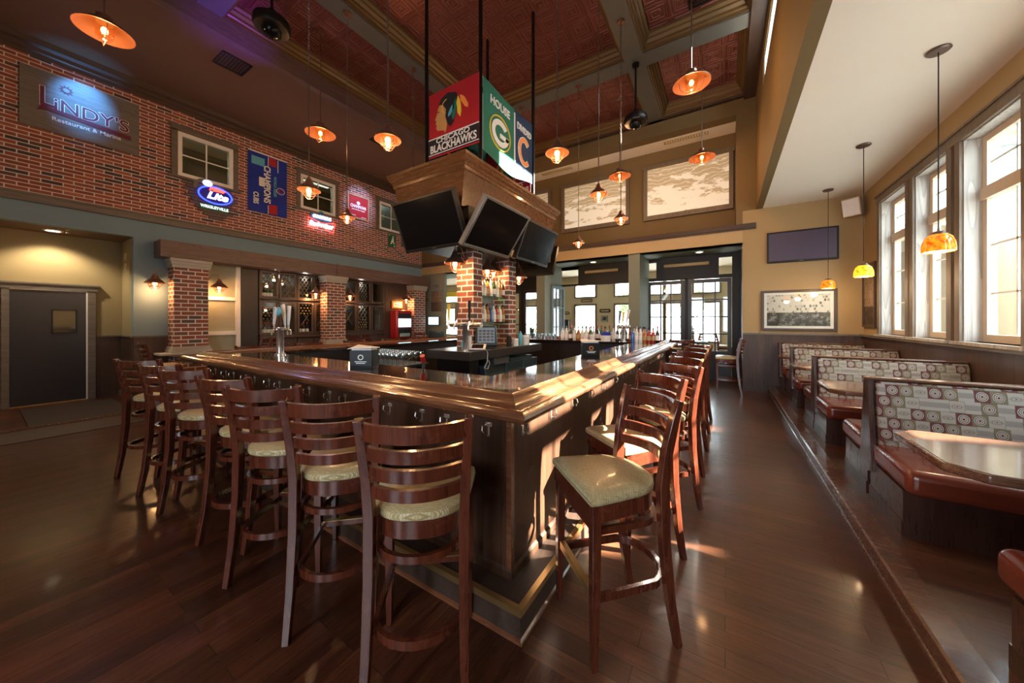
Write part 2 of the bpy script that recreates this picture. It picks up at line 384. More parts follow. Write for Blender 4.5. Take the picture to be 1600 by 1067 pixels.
def tin_mat():
    t = NT('copper_tin_tiles'); p = t.pos(True); x = t.xyz(p); T = .40
    fx = t.math('SUBTRACT', t.math('FRACT', t.math('DIVIDE', x[0], T)), .5); fy = t.math('SUBTRACT', t.math('FRACT', t.math('DIVIDE', x[1], T)), .5)
    r = t.math('MAXIMUM', t.math('ABSOLUTE', fx), t.math('ABSOLUTE', fy))
    h = t.ramp(r, [(0, (.5,)*3), (.07, (.5,)*3), (.09, (0,)*3), (.13, (0,)*3), (.15, (1,)*3), (.20, (1,)*3), (.22, (.2,)*3), (.27, (.2,)*3), (.29, (.9,)*3), (.35, (.9,)*3), (.37, (0,)*3), (.44, (.15,)*3), (.46, (.6,)*3), (.49, (.6,)*3), (.5, (0,)*3)])
    c = t.mix(t.noise(p, 14, 4), (.12, .03, .022), (.26, .07, .048))
    c = t.mix(t.math('MULTIPLY', h, .35), c, (.42, .16, .11))
    return t.pbr(c, .34, .45, t.bump(h, .9, .02))
M['tin'] = tin_mat()
def tile_mat():
    t = NT('polished_dark_bar_top'); p = t.pos(True); n = t.noise(p, 7, 6, .7); n2 = t.noise(p, 60, 3)
    c = t.ramp(t.math('ADD', t.math('MULTIPLY', n, .7), t.math('MULTIPLY', n2, .3)), [(.35, (.008, .006, .006)), (.62, (.035, .02, .015)), (.8, (.08, .04, .025))])
    return t.pbr(c, .06, 0, None, .6)
M['granite'] = tile_mat()
def seat_mat():
    t = NT('basketweave_seat_vinyl'); p = t.pos(False); x = t.xyz(p)
    bt = t.n('ShaderNodeTexBrick', i={'Vector': t.comb(x[0], x[1]), 'Color1': (.47, .38, .19), 'Color2': (.60, .53, .33), 'Mortar': (.33, .24, .10), 'Scale': 1.0, 'Mortar Size': .0011, 'Brick Width': .014, 'Row Height': .006})
    return t.pbr(bt.outputs[0], .32, 0, t.bump(bt.outputs[1], .3, .001), .15)
M['seat'] = seat_mat()
def fabric_mat():
    t = NT('retro_medallion_fabric'); p = t.pos(False); x = t.xyz(p); W, H = .072, .082
    row = t.math('FLOOR', t.math('DIVIDE', x[2], H)); sh = t.math('MULTIPLY', t.math('MODULO', t.math('ADD', row, 400), 3), .37)
    q = t.math('ADD', t.math('DIVIDE', x[0], W), sh); col = t.math('FLOOR', q)
    u = t.math('SUBTRACT', t.math('FRACT', q), .5); v = t.math('SUBTRACT', t.math('FRACT', t.math('DIVIDE', x[2], H)), .5)
    wn = t.n('ShaderNodeTexWhiteNoise', noise_dimensions='2D', i={'Vector': t.comb(col, row)}); rnd = wn.outputs[0]
    k = t.math('MODULO', t.math('ADD', t.math('ADD', col, t.math('MULTIPLY', row, 2)), 600), 3)
    bgc = t.ramp(t.math('DIVIDE', t.math('ADD', k, .5), 3), [(0, (.34, .32, .27)), (.33, (.12, .025, .028)), (.66, (.17, .14, .07))], 'CONSTANT')
    ry = t.math('MULTIPLY', v, t.math('ADD', 1.0, t.math('MULTIPLY', t.math('LESS_THAN', k, .5), 1.2)))
    r = t.math('SQRT', t.math('ADD', t.math('MULTIPLY', u, u), t.math('MULTIPLY', ry, ry)))
    ring = t.ramp(r, [(0, (.15, .02, .03)), (.09, (.48, .45, .38)), (.15, (.09, .09, .09)), (.20, (.46, .43, .36)), (.26, (.10, .10, .10)), (.33, (.44, .41, .34)), (.38, (.06, .05, .05)), (.41, (1, 0, 1))], 'CONSTANT')
    inside = t.math('LESS_THAN', r, .41)
    edge = t.math('MAXIMUM', t.math('GREATER_THAN', t.math('ABSOLUTE', u), .475), t.math('GREATER_THAN', t.math('ABSOLUTE', v), .47))
    c = t.mix(inside, bgc, ring); c = t.mix(t.math('MULTIPLY', edge, .8), c, (.09, .08, .075))
    # small script-like strokes on a quarter of the cells
    st = t.math('GREATER_THAN', t.math('SINE', t.math('ADD', t.math('MULTIPLY', q, 75), t.math('MULTIPLY', v, 8))), .25)
    band = t.math('MULTIPLY', t.math('LESS_THAN', t.math('ABSOLUTE', v), .22), t.math('GREATER_THAN', rnd, .80))
    c = t.mix(t.math('GREATER_THAN', rnd, .80), c, (.36, .34, .30)); c = t.mix(t.math('MULTIPLY', st, band), c, (.09, .08, .08))
    return t.pbr(c, .8, 0, t.bump(t.noise(p, 400, 2), .15, .001))
M['fabric'] = fabric_mat()
def mural_mat():
    t = NT('etched_lake_mural'); p = t.pos(True); x = t.xyz(p)
    n = t.noise(t.scale(p, (1.2, 1, 3.2)), 1.6, 5, .62)
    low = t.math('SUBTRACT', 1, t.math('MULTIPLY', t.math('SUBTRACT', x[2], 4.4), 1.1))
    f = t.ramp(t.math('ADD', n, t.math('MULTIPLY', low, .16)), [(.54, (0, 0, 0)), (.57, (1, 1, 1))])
    wv = t.n('ShaderNodeTexWave', wave_type='BANDS', bands_direction='Z', i={'Vector': p, 'Scale': 3.0, 'Distortion': 9.0, 'Detail': 3.0}).outputs[1]
    f2 = t.ramp(wv, [(.86, (0, 0, 0)), (.93, (1, 1, 1))])
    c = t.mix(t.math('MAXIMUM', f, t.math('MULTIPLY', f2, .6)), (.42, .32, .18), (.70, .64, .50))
    return t.pbr(c, .6, emis=c, es=.30)  # faint emission in the panel's own colours stands in for light from behind
M['mural'] = mural_mat()
def photo_mat(name, dark=(.03, .03, .03), light=(.65, .64, .62)):
    t = NT(name); p = t.pos(False); n = t.noise(p, 9, 8, .8)
    bt = t.n('ShaderNodeTexBrick', i={'Vector': t.comb(t.math('ADD', t.xyz(p)[0], t.xyz(p)[1]), t.xyz(p)[2]), 'Color1': (0, 0, 0), 'Color2': (1, 1, 1), 'Mortar': (.9, .9, .9), 'Scale': 1.0, 'Mortar Size': .006, 'Brick Width': .045, 'Row Height': .06})
    up = t.math('GREATER_THAN', t.xyz(p)[2], .38)
    f = t.math('ADD', t.math('MULTIPLY', n, .75), t.math('MULTIPLY', t.math('MULTIPLY', bt.outputs[0], up), .35))
    return t.pbr(t.ramp(f, [(.38, dark), (.55, light)]), .5)
M['photo'] = photo_mat('old_street_photograph'); M['sepia'] = photo_mat('sepia_photograph', (.03, .018, .012), (.22, .15, .10))
def shingle_mat():
    t = NT('gray_blue_shingles'); p = t.pos(True); x = t.xyz(p)
    bt = t.n('ShaderNodeTexBrick', i={'Vector': t.comb(t.math('ADD', x[0], x[1]), x[2]), 'Color1': (.20, .26, .28), 'Color2': (.30, .37, .39), 'Mortar': (.12, .15, .16), 'Scale': 1.0, 'Mortar Size': .004, 'Brick Width': .16, 'Row Height': .2})
    return t.pbr(bt.outputs[0], .8)
M['shingle'] = shingle_mat()
M['lawn'] = plain('pale_paving', (.70, .70, .67), .9, world=True, sc=.5, var=.2)
M['leaf'] = plain('tree_leaves', (.09, .17, .04), .8, var=.5, sc=3)
# ---------------------------------------------------------------- the setting
ZT = 6.78                                            # tin plane
MB().box(-15, XW+.2, Y0-.5, YB+1.3, -.1, 0).build('floor', M['floor'])['kind'] = 'structure'
struct(MB().box(-15, 4.4, YB+1.3, 14.6, -.1, 0).build('floor', M['floor']))
# floor border and mat by the left door
tag(MB().box(-8.33, -7.56, -1.6, 1.9, 0, .012).build('trim_1', M['trim_dark']), kind='structure')
tag(MB().box(-8.42, -8.33, -1.6, 1.9, 0, .03).build('trim_2', M['booth_cap']), kind='structure')
tag(MB().box(-10.3, -8.43, .42, 1.45, .001, .015).build('floor_mat', M['mat']), 'dark entrance mat lying in front of the slate gray door', 'floor mat')

def wall_holes(a0, a1, z0, z1, holes, fn):
    """wall in the plane (a, z), with rectangular openings; fn(mb, a0, a1, z0, z1) adds a solid piece"""
    A = sorted({a0, a1, *[h[0] for h in holes], *[h[1] for h in holes]})
    for p, q in zip(A, A[1:]):
        m = (p+q)/2; hs = sorted([h for h in holes if h[0] < m < h[1]], key=lambda h: h[2]); z = z0
        for h in hs:
            if h[2] > z: fn(p, q, z, h[2])
            z = h[3]
        if z < z1: fn(p, q, z, z1)

# left brick wall (upper) with its painted lower part and the recess with the door
mb = MB()
WB = [(2.29, 3.24), (4.73, 5.7), (7.21, 8.2)]; WBZ = (4.62, 5.56)
wall_holes(Y0, YB, 3.62, 6.55, [(a, b, *WBZ) for a, b in WB], lambda p, q, z, t: mb.box(XB-.15, XB, p, q, z, t))
struct(mb.build('wall_left', M['brick']))
mb = MB(); CB = (3.42, 7.42)
wall_holes(Y0, YB+1.3, 0, 3.62, [(-1.6, 1.66, -1, 3.19), (CB[0], CB[1], -1, 2.95), (2.72, 3.36, .35, 2.85)], lambda p, q, z, t: mb.box(XB-.15, XB, p, q, z, t))
struct(mb.build('wall_left_lower', M['blue_wall']))
mb = MB(); mb.box(XDOOR-.1, XDOOR, -1.6, 1.66, 0, 3.19); mb.box(XDOOR, XB-.151, 1.66, 1.72, 0, 3.19); mb.box(XDOOR, XB-.151, -1.66, -1.6, 0, 3.19)
struct(mb.build('wall_recess', M['recess']))
struct(MB().box(XDOOR, XB-.151, -1.6, 1.66, 3.19, 3.25).build('ceiling_recess', M['brown_ceiling']))
struct(MB().box(XDOOR+.001, XDOOR+.02, 1.3, 1.66, 0, 1.22).box(XDOOR+.02, XB-.0, 1.64, 1.66, 0, 1.22).box(XB, XB+.02, 1.66, 2.3, 0, 1.22).build('trim_3', M['wainscot']))
struct(MB().box(XDOOR+.001, XDOOR+.035, 1.31, 1.66, 1.22, 1.25).box(XDOOR+.02, XB+.0, 1.625, 1.66, 1.22, 1.25).box(XB, XB+.035, 1.66, 2.3, 1.22, 1.25).build('trim_4', M['trim_gray']))
struct(MB().box(XDOOR+.02, XB+.02, 1.61, 1.64, 0, .10).build('baseboard_left', M['trim_gray']))
# walls behind: near wall behind the camera, its unseen window openings added for fill daylight
NW = [(-2.2, -1.1), (-.1, 1.0)]
mb = MB(); wall_holes(-15, 4.4, 0, 6.9, [(a, b, .9, 3.0) for a, b in NW], lambda p, q, z, t: mb.box(p, q, Y0-.15, Y0, z, t))
struct(mb.build('wall_near', M['beige']))
struct(MB().box(-15.1, -15, Y0, 14.6, 0, 6.9).box(-15, XB-.15, YB+.2, YB+.3, 3.6, 6.9).build('wall_far_left', M['green_gray']))
for a, b in NW: portal(((a+b)/2, Y0-.1, 1.95), (0, 1, 0), b-a, 2.1)

# back wall: drop above the alcoves, clerestory opening with the murals, and the tan wall on the right
mb = MB(); wall_holes(XB-.15, XW+.15, 3.28, 6.7, [(-7.6, .21, 3.70, 6.17)], lambda p, q, z, t: mb.box(p, q, YB, YB+.3, z, t))
struct(mb.build('wall_back', M['olive']))
struct(MB().box(XB, .33, YB-.012, YB, 3.285, 3.60).build('trim_5', M['band']))
struct(MB().box(.33, XW+.15, YB, YB+.3, 0, 3.28).box(.33, XW, YB-.008, YB, 1.28, ZB).build('wall_back_right', M['beige']))
struct(MB().box(XB, XD, YB-.05, YB, 3.60, 3.69).box(XB, XD, YB-.03, YB, 3.56, 3.60).build('trim_6', M['trim_dark']))
struct(MB().box(-7.6, .21, 9.95, 10.0, 3.6, 6.3).box(-7.65, -7.6, YB+.3, 10, 3.6, 6.3).box(.21, .26, YB+.3, 10, 3.6, 6.3).box(-7.6, .21, YB+.3, 10, 3.62, 3.7).build('wall_clerestory', M['olive']))
struct(MB().box(-7.6, .21, YB+.3, 10, 6.17, 6.25).build('ceiling_clerestory', M['cream_ceiling']))
for i, (a, b) in enumerate([(-6.75, -4.84), (-4.28, -2.39), (-1.82, .08)]):
    t = thing('mural_window', ['etched lake scene panel, leftmost and mostly hidden by the flags and bulkhead', 'etched lake scene panel in the middle of the high back wall niche',
              'etched lake scene panel with reeds, rightmost in the high back wall niche'][i], 'mural', ((a+b)/2, 9.93, 4.38), group='etched lake panels high on the back wall')
    MB().box(a, b, 9.92, 9.94, 4.42, 5.70).build('etched_panel', M['mural'], t)
    f = MB()
    for x0, x1, z0, z1 in ((a-.09, a, 4.30, 5.699), (b, b+.09, 4.30, 5.699), (a, b, 4.30, 4.42), (a-.12, b+.12, 5.70, 5.80)): f.box(x0, x1, 9.86, 9.95, z0, z1)
    f.build('frame', M['casing'], t)
for i, x in enumerate([-4.4, -.85]):
    t = thing('ceiling_vent', ['pale air vent in the niche ceiling above the middle lake panel', 'pale air vent in the niche ceiling above the right lake panel'][i], 'air vent', (x, 9.55, 6.15), group='air vents in the niche ceiling')
    f = MB(); f.box(x-.5, x+.5, 9.48, 9.50, 6.15, 6.168).box(x-.5, x+.5, 9.63, 9.65, 6.15, 6.168).box(x-.5, x-.48, 9.5, 9.63, 6.15, 6.168).box(x+.48, x+.5, 9.5, 9.63, 6.15, 6.168); f.build('frame', M['offwhite'], t)
    g = MB(); [g.box(x-.48+k*.06, x-.455+k*.06, 9.5, 9.63, 6.158, 6.168) for k in range(16)]; g.build('grille', M['band'], t)

# alcoves under the back wall, their columns, ceiling and the glazed partition behind
struct(MB().box(XB-.2, XW, YB+.3, 10.5, 3.29, 3.35).box(XB, .33, YB, YB+.3, 3.28, 3.285).build('ceiling_alcove', M['green_gray']))
for i, x in enumerate([-7.4, -4.72, -2.0]): struct(MB().box(x-.14, x+.14, YB+.02, 10.4, 0, 3.28).build('trim_%d' % (7+i), M['green_gray']))
struct(MB().box(.33, .6, YB+.3, 10.5, 0, 3.3).build('wall_alcove_right', M['black_wood']))
struct(MB().box(XB-.15, -8.63, YB, YB+.12, 0, 3.28).build('wall_back_left', M['green_gray']))
# back room
mb = MB(); BW = [(-13.4, -12.4), (-11, -10.1), (-8.3, -7.4), (-5.63, -4.75), (-3.88, -3.2), (-2.6, -2.05), (-1.93, -1.44), (-.97, -.18), (1.2, 2.0)]
wall_holes(-15, 4.4, 0, 3.5, [(a, b, .8, 2.2) for a, b in BW]+[(a, b, 2.6, 3.1) for a, b in BW], lambda p, q, z, t: mb.box(p, q, 14.3, 14.45, z, t))
struct(mb.build('wall_back_room', M['offwhite']))
struct(MB().box(-15, 4.4, 10.5, 14.45, 3.5, 3.6).build('ceiling_back_room', M['cream_ceiling']))
struct(MB().box(4.3, 4.4, YB, 14.45, 0, 3.6).build('wall_back_room_right', M['offwhite']))
struct(MB().box(-15, 4.3, 14.27, 14.3, 0, .95).build('trim_10', M['wainscot']) if False else MB().box(-4.7, -3.9, 14.27, 14.3, 0, .95).box(-3.15, -2.65, 14.27, 14.3, 0, .95).box(-7.35, -5.7, 14.27, 14.3, 0, .95).build('trim_10', M['wainscot']))
n = 1
for a, b in BW:
    for z0, z1 in ((.8, 2.2), (2.6, 3.1)):
        t = thing('window_%d' % n, None, None, ((a+b)/2, 14.35, z0), kind='structure'); n += 1
        f = MB()
        for x0, x1, y0, y1 in ((a-.07, a, z0-.05, z1+.08), (b, b+.07, z0-.05, z1+.08), (a, b, z1, z1+.08), (a, b, z0-.06, z0)): f.box(x0, x1, 14.25, 14.32, y0, y1)
        f.build('window_frame', M['casing'], t); MB().box(a, b, 14.36, 14.365, z0, z1).build('pane', M['pane'], t)
    portal(((a+b)/2, 14.5, 1.9), (0, -1, 0), b-a, 2.4)

# french doors and glazed screens between the alcoves and the back room
def glazed(name, label, cat, x0, x1, z1, cols, rows, y=10.4, z0=.0, kick=.75, group=None, ang=0, mat='black_wood', kind=None):
    t = thing(name, label, cat, (x0, y, z0), ang, group, kind)
    W = x1-x0; st = .09; f = MB()
    f.box(0, st, -.025, .025, 0, z1-z0); f.box(W-st, W, -.025, .025, 0, z1-z0); f.box(st, W-st, -.025, .025, z1-z0-.1, z1-z0); f.box(st, W-st, -.025, .025, 0, kick)
    f.build('door_frame', M[mat], t, world=False)
    g = MB(); gw = W-2*st; gh = z1-z0-.1-kick
    for k in range(1, cols): g.box(st+gw*k/cols-.017, st+gw*k/cols+.017, -.02, .02, kick, z1-z0-.1)
    for k in range(1, rows): g.box(st, W-st, -.018, .018, kick+gh*k/rows-.017, kick+gh*k/rows+.017)
    g.build('muntins', M[mat], t, world=False)
    MB().box(st, W-st, -.003, .003, kick, z1-z0-.1).build('pane', M['pane'], t, world=False)
    if cat == 'door': MB().tube([(.05, -.03, 1.0), (.05, -.09, 1.0), (.16, -.09, 1.0)], .011).build('handle', M['brass'], t, world=False)
    return t
gd = 'black french doors to the back room'
glazed('french_door', 'closed black french door with twelve panes, left one of the right-hand pair', 'door', -1.90, -.93, 2.66, 3, 4, group=gd)
glazed('french_door', 'closed black french door with twelve panes, right one beside the tan wall', 'door', -.86, .14, 2.66, 3, 4, group=gd)
glazed('french_door', 'black french door standing open beside the sage gray column', 'door', -4.50, -3.66, 2.66, 3, 3, y=10.38, group=gd, ang=math.radians(-94), mat='blue_wall')
glazed('glazed_screen', 'black framed glazed screen seen just right of the brick bar pillars', 'glass screen', -6.05, -5.0, 2.62, 2, 4, group='glazed screens', kick=.3)
glazed('glazed_screen', 'black framed glazed screen mostly hidden behind the bar pillars', 'glass screen', -7.2, -6.15, 2.62, 2, 4, group='glazed screens', kick=.3)
struct(MB().box(-1.86-.02, -1.91, 10.34, 10.44, 0, 3.29).box(.15, .33, 10.34, 10.44, 0, 3.29).box(-.93, -.86, 10.35, 10.43, 0, 2.7).box(-1.9, .15, 10.35, 10.43, 2.67, 2.76).box(-1.9, .15, 10.35, 10.43, 3.20, 3.29).box(-1.66, -.14, 10.35, 10.43, 2.76, 3.20)
       .box(-4.58, -3.98, 10.35, 10.43, 3.2, 3.29).box(-4.58, -2.14, 10.35, 10.43, 2.67, 2.73).box(-4.58, -2.14, 10.35, 10.43, 3.20, 3.29).box(-4.0, -2.4, 10.35, 10.43, 2.73, 3.2).box(-7.26, -4.86, 10.35, 10.43, 2.62, 3.29).box(-4.98, -4.86, 10.35, 10.43, 0, 2.62).box(-6.15, -6.05, 10.35, 10.43, 0, 2.62).build('door_frame_back', M['black']))
for i, (a, b, z) in enumerate([(-1.45, -.35, 3.02), (-3.75, -2.7, 3.03)]):
    tag(MB().box(a, b, 10.24, 10.33, z, z+.09).build('shade_roller', M['band'], bevel=.02), ['tan roller shade above the closed french doors', 'tan roller shade above the open doorway'][i], 'window shade', group='roller shades')
for i, (x, y) in enumerate([(-3.3, 9.75), (-.55, 9.75)]):
    t = thing('recessed_light', ['small recessed spotlight in the alcove ceiling over the open doorway', 'small recessed spotlight in the alcove ceiling over the closed french doors'][i], 'ceiling light', (x, y, 3.27), group='alcove spotlights')
    MB().lathe([(.07, .02), (.08, 0), (.10, 0), (.10, .02)], (x, y, 3.27)).build('trim_ring', M['white'], t); MB().lathe([(0, .012), (.068, .012)], (x, y, 3.27)).build('bulb', M['can_light'], t)

# ceilings
struct(MB().box(XB-.15, -7.01, Y0, YB, 6.25, 6.3).build('ceiling_side', M['brown_ceiling']))
struct(MB().box(-7.10, -6.96, Y0, YB, 6.22, ZT+.1).build('trim_11', M['beam_wood']))
struct(MB().box(-7.0, XD, Y0, YB+.3, ZT, ZT+.08).build('ceiling', M['tin']))
BX = [-5.2, -1.46]; BY = [2.0, 6.8, -2.5]; hw = .165
xs = [-6.96]+[v for b in BX for v in (b-hw, b+hw)]+[XD-.22]; ys = [Y0, BY[2]-hw, BY[2]+hw, BY[0]-hw, BY[0]+hw, BY[1]-hw, BY[1]+hw, YB-.1]
n = 12
for b in BX: struct(MB().box(b-hw, b+hw, Y0, YB, ZC, ZT).build('trim_%d' % n, M['beam_gray'])); n += 1
for b in BY: struct(MB().box(-6.96, XD, b-hw, b+hw, ZC+.003, ZT).build('trim_%d' % n, M['beam_gray'])); n += 1
struct(MB().box(XD-.22, XD, Y0, YB, ZC-.05, ZT).box(-6.96, XD, YB-.1, YB, ZC, ZT).build('trim_%d' % n, M['trim_dark'])); n += 1
crown = [(0, ZC+.03), (-.03, ZC+.03), (-.035, ZC+.07), (-.06, ZC+.09), (-.065, ZC+.13), (-.10, ZC+.17), (-.105, ZC+.20), (-.14, ZC+.235), (-.145, ZT), (0, ZT)]
mb = MB()
for a, b in ((xs[0], xs[1]), (xs[2], xs[3]), (xs[4], xs[5])):
    for c, d in ((ys[0], ys[1]), (ys[2], ys[3]), (ys[4], ys[5]), (ys[6], ys[7])):
        mb.sweep([(a, c), (b, c), (b, d), (a, d)], crown, closed=True)
struct(mb.build('trim_%d' % n, M['crown_gold'])); n += 1
cr2 = [(0, 5.98), (.02, 5.98), (.03, 6.04), (.05, 6.06), (.06, 6.12), (.10, 6.16), (.12, 6.25), (0, 6.25)]
struct(MB().sweep([(XB, YB), (XB, Y0)], [(-t, z) for t, z in cr2]).build('trim_%d' % n, M['trim_dark'])); n += 1
struct(MB().box(XB, XB+.06, Y0, YB, 3.53, 3.64).box(XB, XB+.085, Y0, YB, 3.64, 3.675).build('trim_%d' % n, M['trim_gray'])); n += 1
# drop wall over the booths with its clerestory windows, and the low ceiling
mb = MB(); DW = [(5.1, 7.45)]
wall_holes(Y0, YB, ZB, ZT, [(a, b, 5.72, 6.2) for a, b in DW], lambda p, q, z, t: mb.box(XD, XD+.12, p, q, z, t))
struct(mb.build('wall_drop_right', M['olive']))
struct(MB().box(XD+.121, XW+.2, Y0, YB, ZB, ZB+.08).build('ceiling_booths', M['cream_ceiling']))
for i, (a, b) in enumerate(DW):
    t = thing('window_%d' % (30+i), None, None, (XD+.06, (a+b)/2, 5.72), kind='structure')
    f = MB(); f.box(XD+.02, XD+.1, a, a+.05, 5.72, 6.2).box(XD+.02, XD+.1, b-.05, b, 5.72, 6.2).box(XD+.02, XD+.1, a+.05, b-.05, 5.72, 5.77).box(XD+.02, XD+.1, a+.05, b-.05, 6.15, 6.2); f.build('window_frame', M['white'], t)
    MB().box(XD+.06, XD+.065, a+.05, b-.05, 5.77, 6.15).build('pane', M['pane'], t)
    portal((XD+.2, (a+b)/2, 5.96), (-1, 0, 0), b-a, .48)

# right wall with the tall windows
WY = [(7.24, 8.22), (6.15, 7.0), (4.95, 5.88), (3.85, 4.70), (2.75, 3.6)]
SZ, HZ = 1.32, 3.56
mb = MB(); wall_holes(Y0, YB+.3, 0, ZB+.05, [(a, b, SZ, HZ) for a, b in WY], lambda p, q, z, t: mb.box(XW, XW+.2, p, q, z, t))
struct(mb.build('wall_right', M['beige']))
struct(MB().box(XW-.02, XW, Y0, YB, 0, 1.25).box(.33, XW-.02, YB-.02, YB-.008, 0, 1.25).build('trim_%d' % n, M['wainscot'])); n += 1
struct(MB().box(XW-.06, XW+.001, Y0, YB, 1.25, 1.29).box(.33, XW-.02, YB-.04, YB-.008, 1.25, 1.285).build('trim_%d' % n, M['trim_gray'])); n += 1
struct(MB().box(.33, .77, YB-.04, YB-.02, 0, .09).build('baseboard_back', M['trim_dark']))
mb = MB()
for i, (a, b) in enumerate(WY):
    mb.box(XW-.03, XW, b, b+.10, SZ, HZ+.02).box(XW-.03, XW, a-.10, a, SZ, HZ+.02)
mb.box(XW-.035, XW, Y0, 8.34, HZ, HZ+.11).box(XW-.05, XW, Y0, 8.37, HZ+.11, HZ+.14)
struct(mb.build('trim_%d' % n, M['casing'])); n += 1
mb = MB()
for a, b in WY: mb.box(XW-.001, XW+.2, b-.012, b, SZ, HZ).box(XW-.001, XW+.2, a, a+.012, SZ, HZ).box(XW-.001, XW+.2, a, b, HZ-.012, HZ).box(XW-.07, XW+.2, a-.1, b+.1, SZ-.035, SZ)
struct(mb.build('trim_%d' % n, M['ash'])); n += 1
for i, (a, b) in enumerate(WY):
    t = thing('window_%d' % (40+i), None, None, (XW+.18, (a+b)/2, SZ), kind='structure'); a += .012; b -= .012; x0, x1 = XW+.13, XW+.2; f = MB()
    z1 = HZ-.012
    f.box(x0, x1, a, a+.075, SZ, z1).box(x0, x1, b-.075, b, SZ, z1).box(x0, x1, a+.075, b-.075, SZ, SZ+.08).box(x0, x1, a+.075, b-.075, z1-.07, z1).box(x0-.02, x1, a+.002, b-.002, 2.86, 2.99)
    f.build('window_frame', M['beige_frame'], t)
    g = MB(); xm = x0+.03; ym = (a+b)/2
    g.box(xm, xm+.02, ym-.01, ym+.01, SZ+.08, z1-.07)
    for z in (1.84, 2.36, 3.25): g.box(xm, xm+.02, a+.075, b-.075, z-.01, z+.01)
    g.build('muntins', M['white'], t)
    MB().box(xm+.008, xm+.012, a+.075, b-.075, SZ+.08, z1-.07).build('pane', M['pane'], t)
    portal((XW+.25, ym, 2.44), (-1, 0, 0), b-a, 2.2)
# booth platform and its nosing
struct(MB().box(.80, XW-.02, Y0, YB-.04, 0, .16).build('floor_platform', M['floor']))
struct(MB().sweep([(.80, YB-.04), (.80, Y0)], [(0, 0), (.012, 0), (.012, .02), (.004, .025), (.004, .09), (.012, .10), (.012, .115), (.030, .125), (.036, .14), (.032, .158), (.02, .165), (-.09, .165), (-.09, .16), (0, .16)]).build('trim_%d' % n, M['booth_cap'])); n += 1
# outdoors: ground, a shingled wing of the building, trees
struct(MB().box(4.4, 60, YB+1.3, 70, -.2, -.1).box(XW+.21, 60, -40, YB+1.3, -.2, -.1).box(-60, 4.4, 14.6, 70, -.2, -.1).build('ground', M['lawn']))
t = thing('shingled_pier', 'blue gray shingled porch pier outside the nearest window', 'pier', (4.7, 11.0, -.1))
MB().box(4.55, 4.88, 10.8, 11.2, 0, 5).build('shaft', M['shingle'], t); MB().box(4.48, 4.95, 10.73, 11.27, 5, 5.15).box(4.48, 4.95, 10.73, 11.27, -.1, .6).build('cap', M['white'], t)
t = thing('neighbour_building', 'pale sided building across the lane outside the tall windows', 'building', (12, 12, -.1))
MB().box(12, 19, -8, 30, -.1, 7.2).build('wall', plain('pale_siding', (.85, .85, .83), .8, world=True), t); MB().box(11.7, 19.3, -8.3, 30.3, 7.2, 7.4).build('roof', M['trim_gray'], t)
for k in range(8): MB().box(11.95, 12.0, -4+4*k, -2.6+4*k, 1.2, 3.2).build('window', M['screen'], t); MB().box(11.94, 12.0, -4+4*k, -2.6+4*k, 4.2, 5.6).build('window', M['screen'], t)
def tree(x, y, h, label):
    t = thing('tree', label, 'tree', (x, y, -.1), group='trees outdoors')
    MB().tube([(x, y, -.1), (x+.1, y, h*.5)], .15, rs=[.2, .1]).build('trunk', M['casing'], t)
    mb = MB(); rr = random.Random(int(x*10+y))
    for k in range(60):
        a = rr.uniform(0, 6.28); e = rr.uniform(-.5, 1); r = h*.33*rr.uniform(.5, 1)
        c = (x+r*math.cos(a)*math.sqrt(1-min(1, e*e)), y+r*math.sin(a)*math.sqrt(1-min(1, e*e)), h*.62+e*h*.36)
        mb.ball(c, h*.07*rr.uniform(.6, 1.3), 6, (1.2, 1.2, .8))
    mb.build('foliage', M['leaf'], t)
for i, (x, y, h) in enumerate([(8, 8.8, 8.2), (8.3, 15.5, 7.5), (-14, 62, 7), (-4, 64, 6.5), (6, 63, 7), (-26, 60, 7), (7.0, 3.4, 5)]):
    tree(x, y, h, ['leafy tree outside the farthest tall window', 'larger leafy tree behind the first one outside the tall windows', 'distant tree seen through the open doorway', 'distant tree seen through the closed french doors, left one',
                   'distant tree seen through the closed french doors, right one', 'distant tree seen through the screens right of the bar pillars', 'leafy tree close outside the nearest window'][i])
# ---------------------------------------------------------------- the bar
PX0, PX1, PY0, PY1 = -5.45, -.976, 1.54, 7.13           # outer faces of the panelled front
bar = thing('bar_counter', 'large rectangular wooden bar with moulded rail and dark top in mid room', 'bar', (-3.2, 4.3, 0))
loop = [(PX0, PY0), (PX1, PY0), (PX1, PY1), (PX0, PY1)]
MB().sweep(loop, [(0, .16), (0, 1.06), (-.12, 1.06), (-.12, .16)], closed=True).build('front_panel', M['bar_panel'], bar)
MB().sweep(loop, [(0, .16), (.012, .16), (.012, .20), (0, .215), (-.01, .215), (-.01, .16)], closed=True).build('skirting', M['bar_panel'], bar)
MB().sweep(loop, [(-.01, 0), (.145, 0), (.145, .155), (-.01, .155)], closed=True).build('foot_step', M['trim_dark'], bar)
MB().sweep(loop, [(-.01, .155), (.142, .155), (.142, .158), (-.01, .158)], closed=True).build('step_top', M['trim_dark'], bar)
MB().sweep(loop, [(.122, .158), (.149, .158), (.149, .130), (.153, .130), (.153, .163), (.122, .163)], closed=True).build('brass_edge', M['brass'], bar)
MB().sweep(loop, [(.145, 0), (.158, 0), (.155, .012), (.145, .02)], closed=True).build('base_shoe', M['rail_x'], bar)
mb = MB(); mb.box(PX1-.028, PX1+.004, PY0-.004, PY0+.028, .16, 1.05).box(PX0-.004, PX0+.028, PY0-.004, PY0+.028, .16, 1.05); mb.build('corner_bead', M['rail_x'], bar)
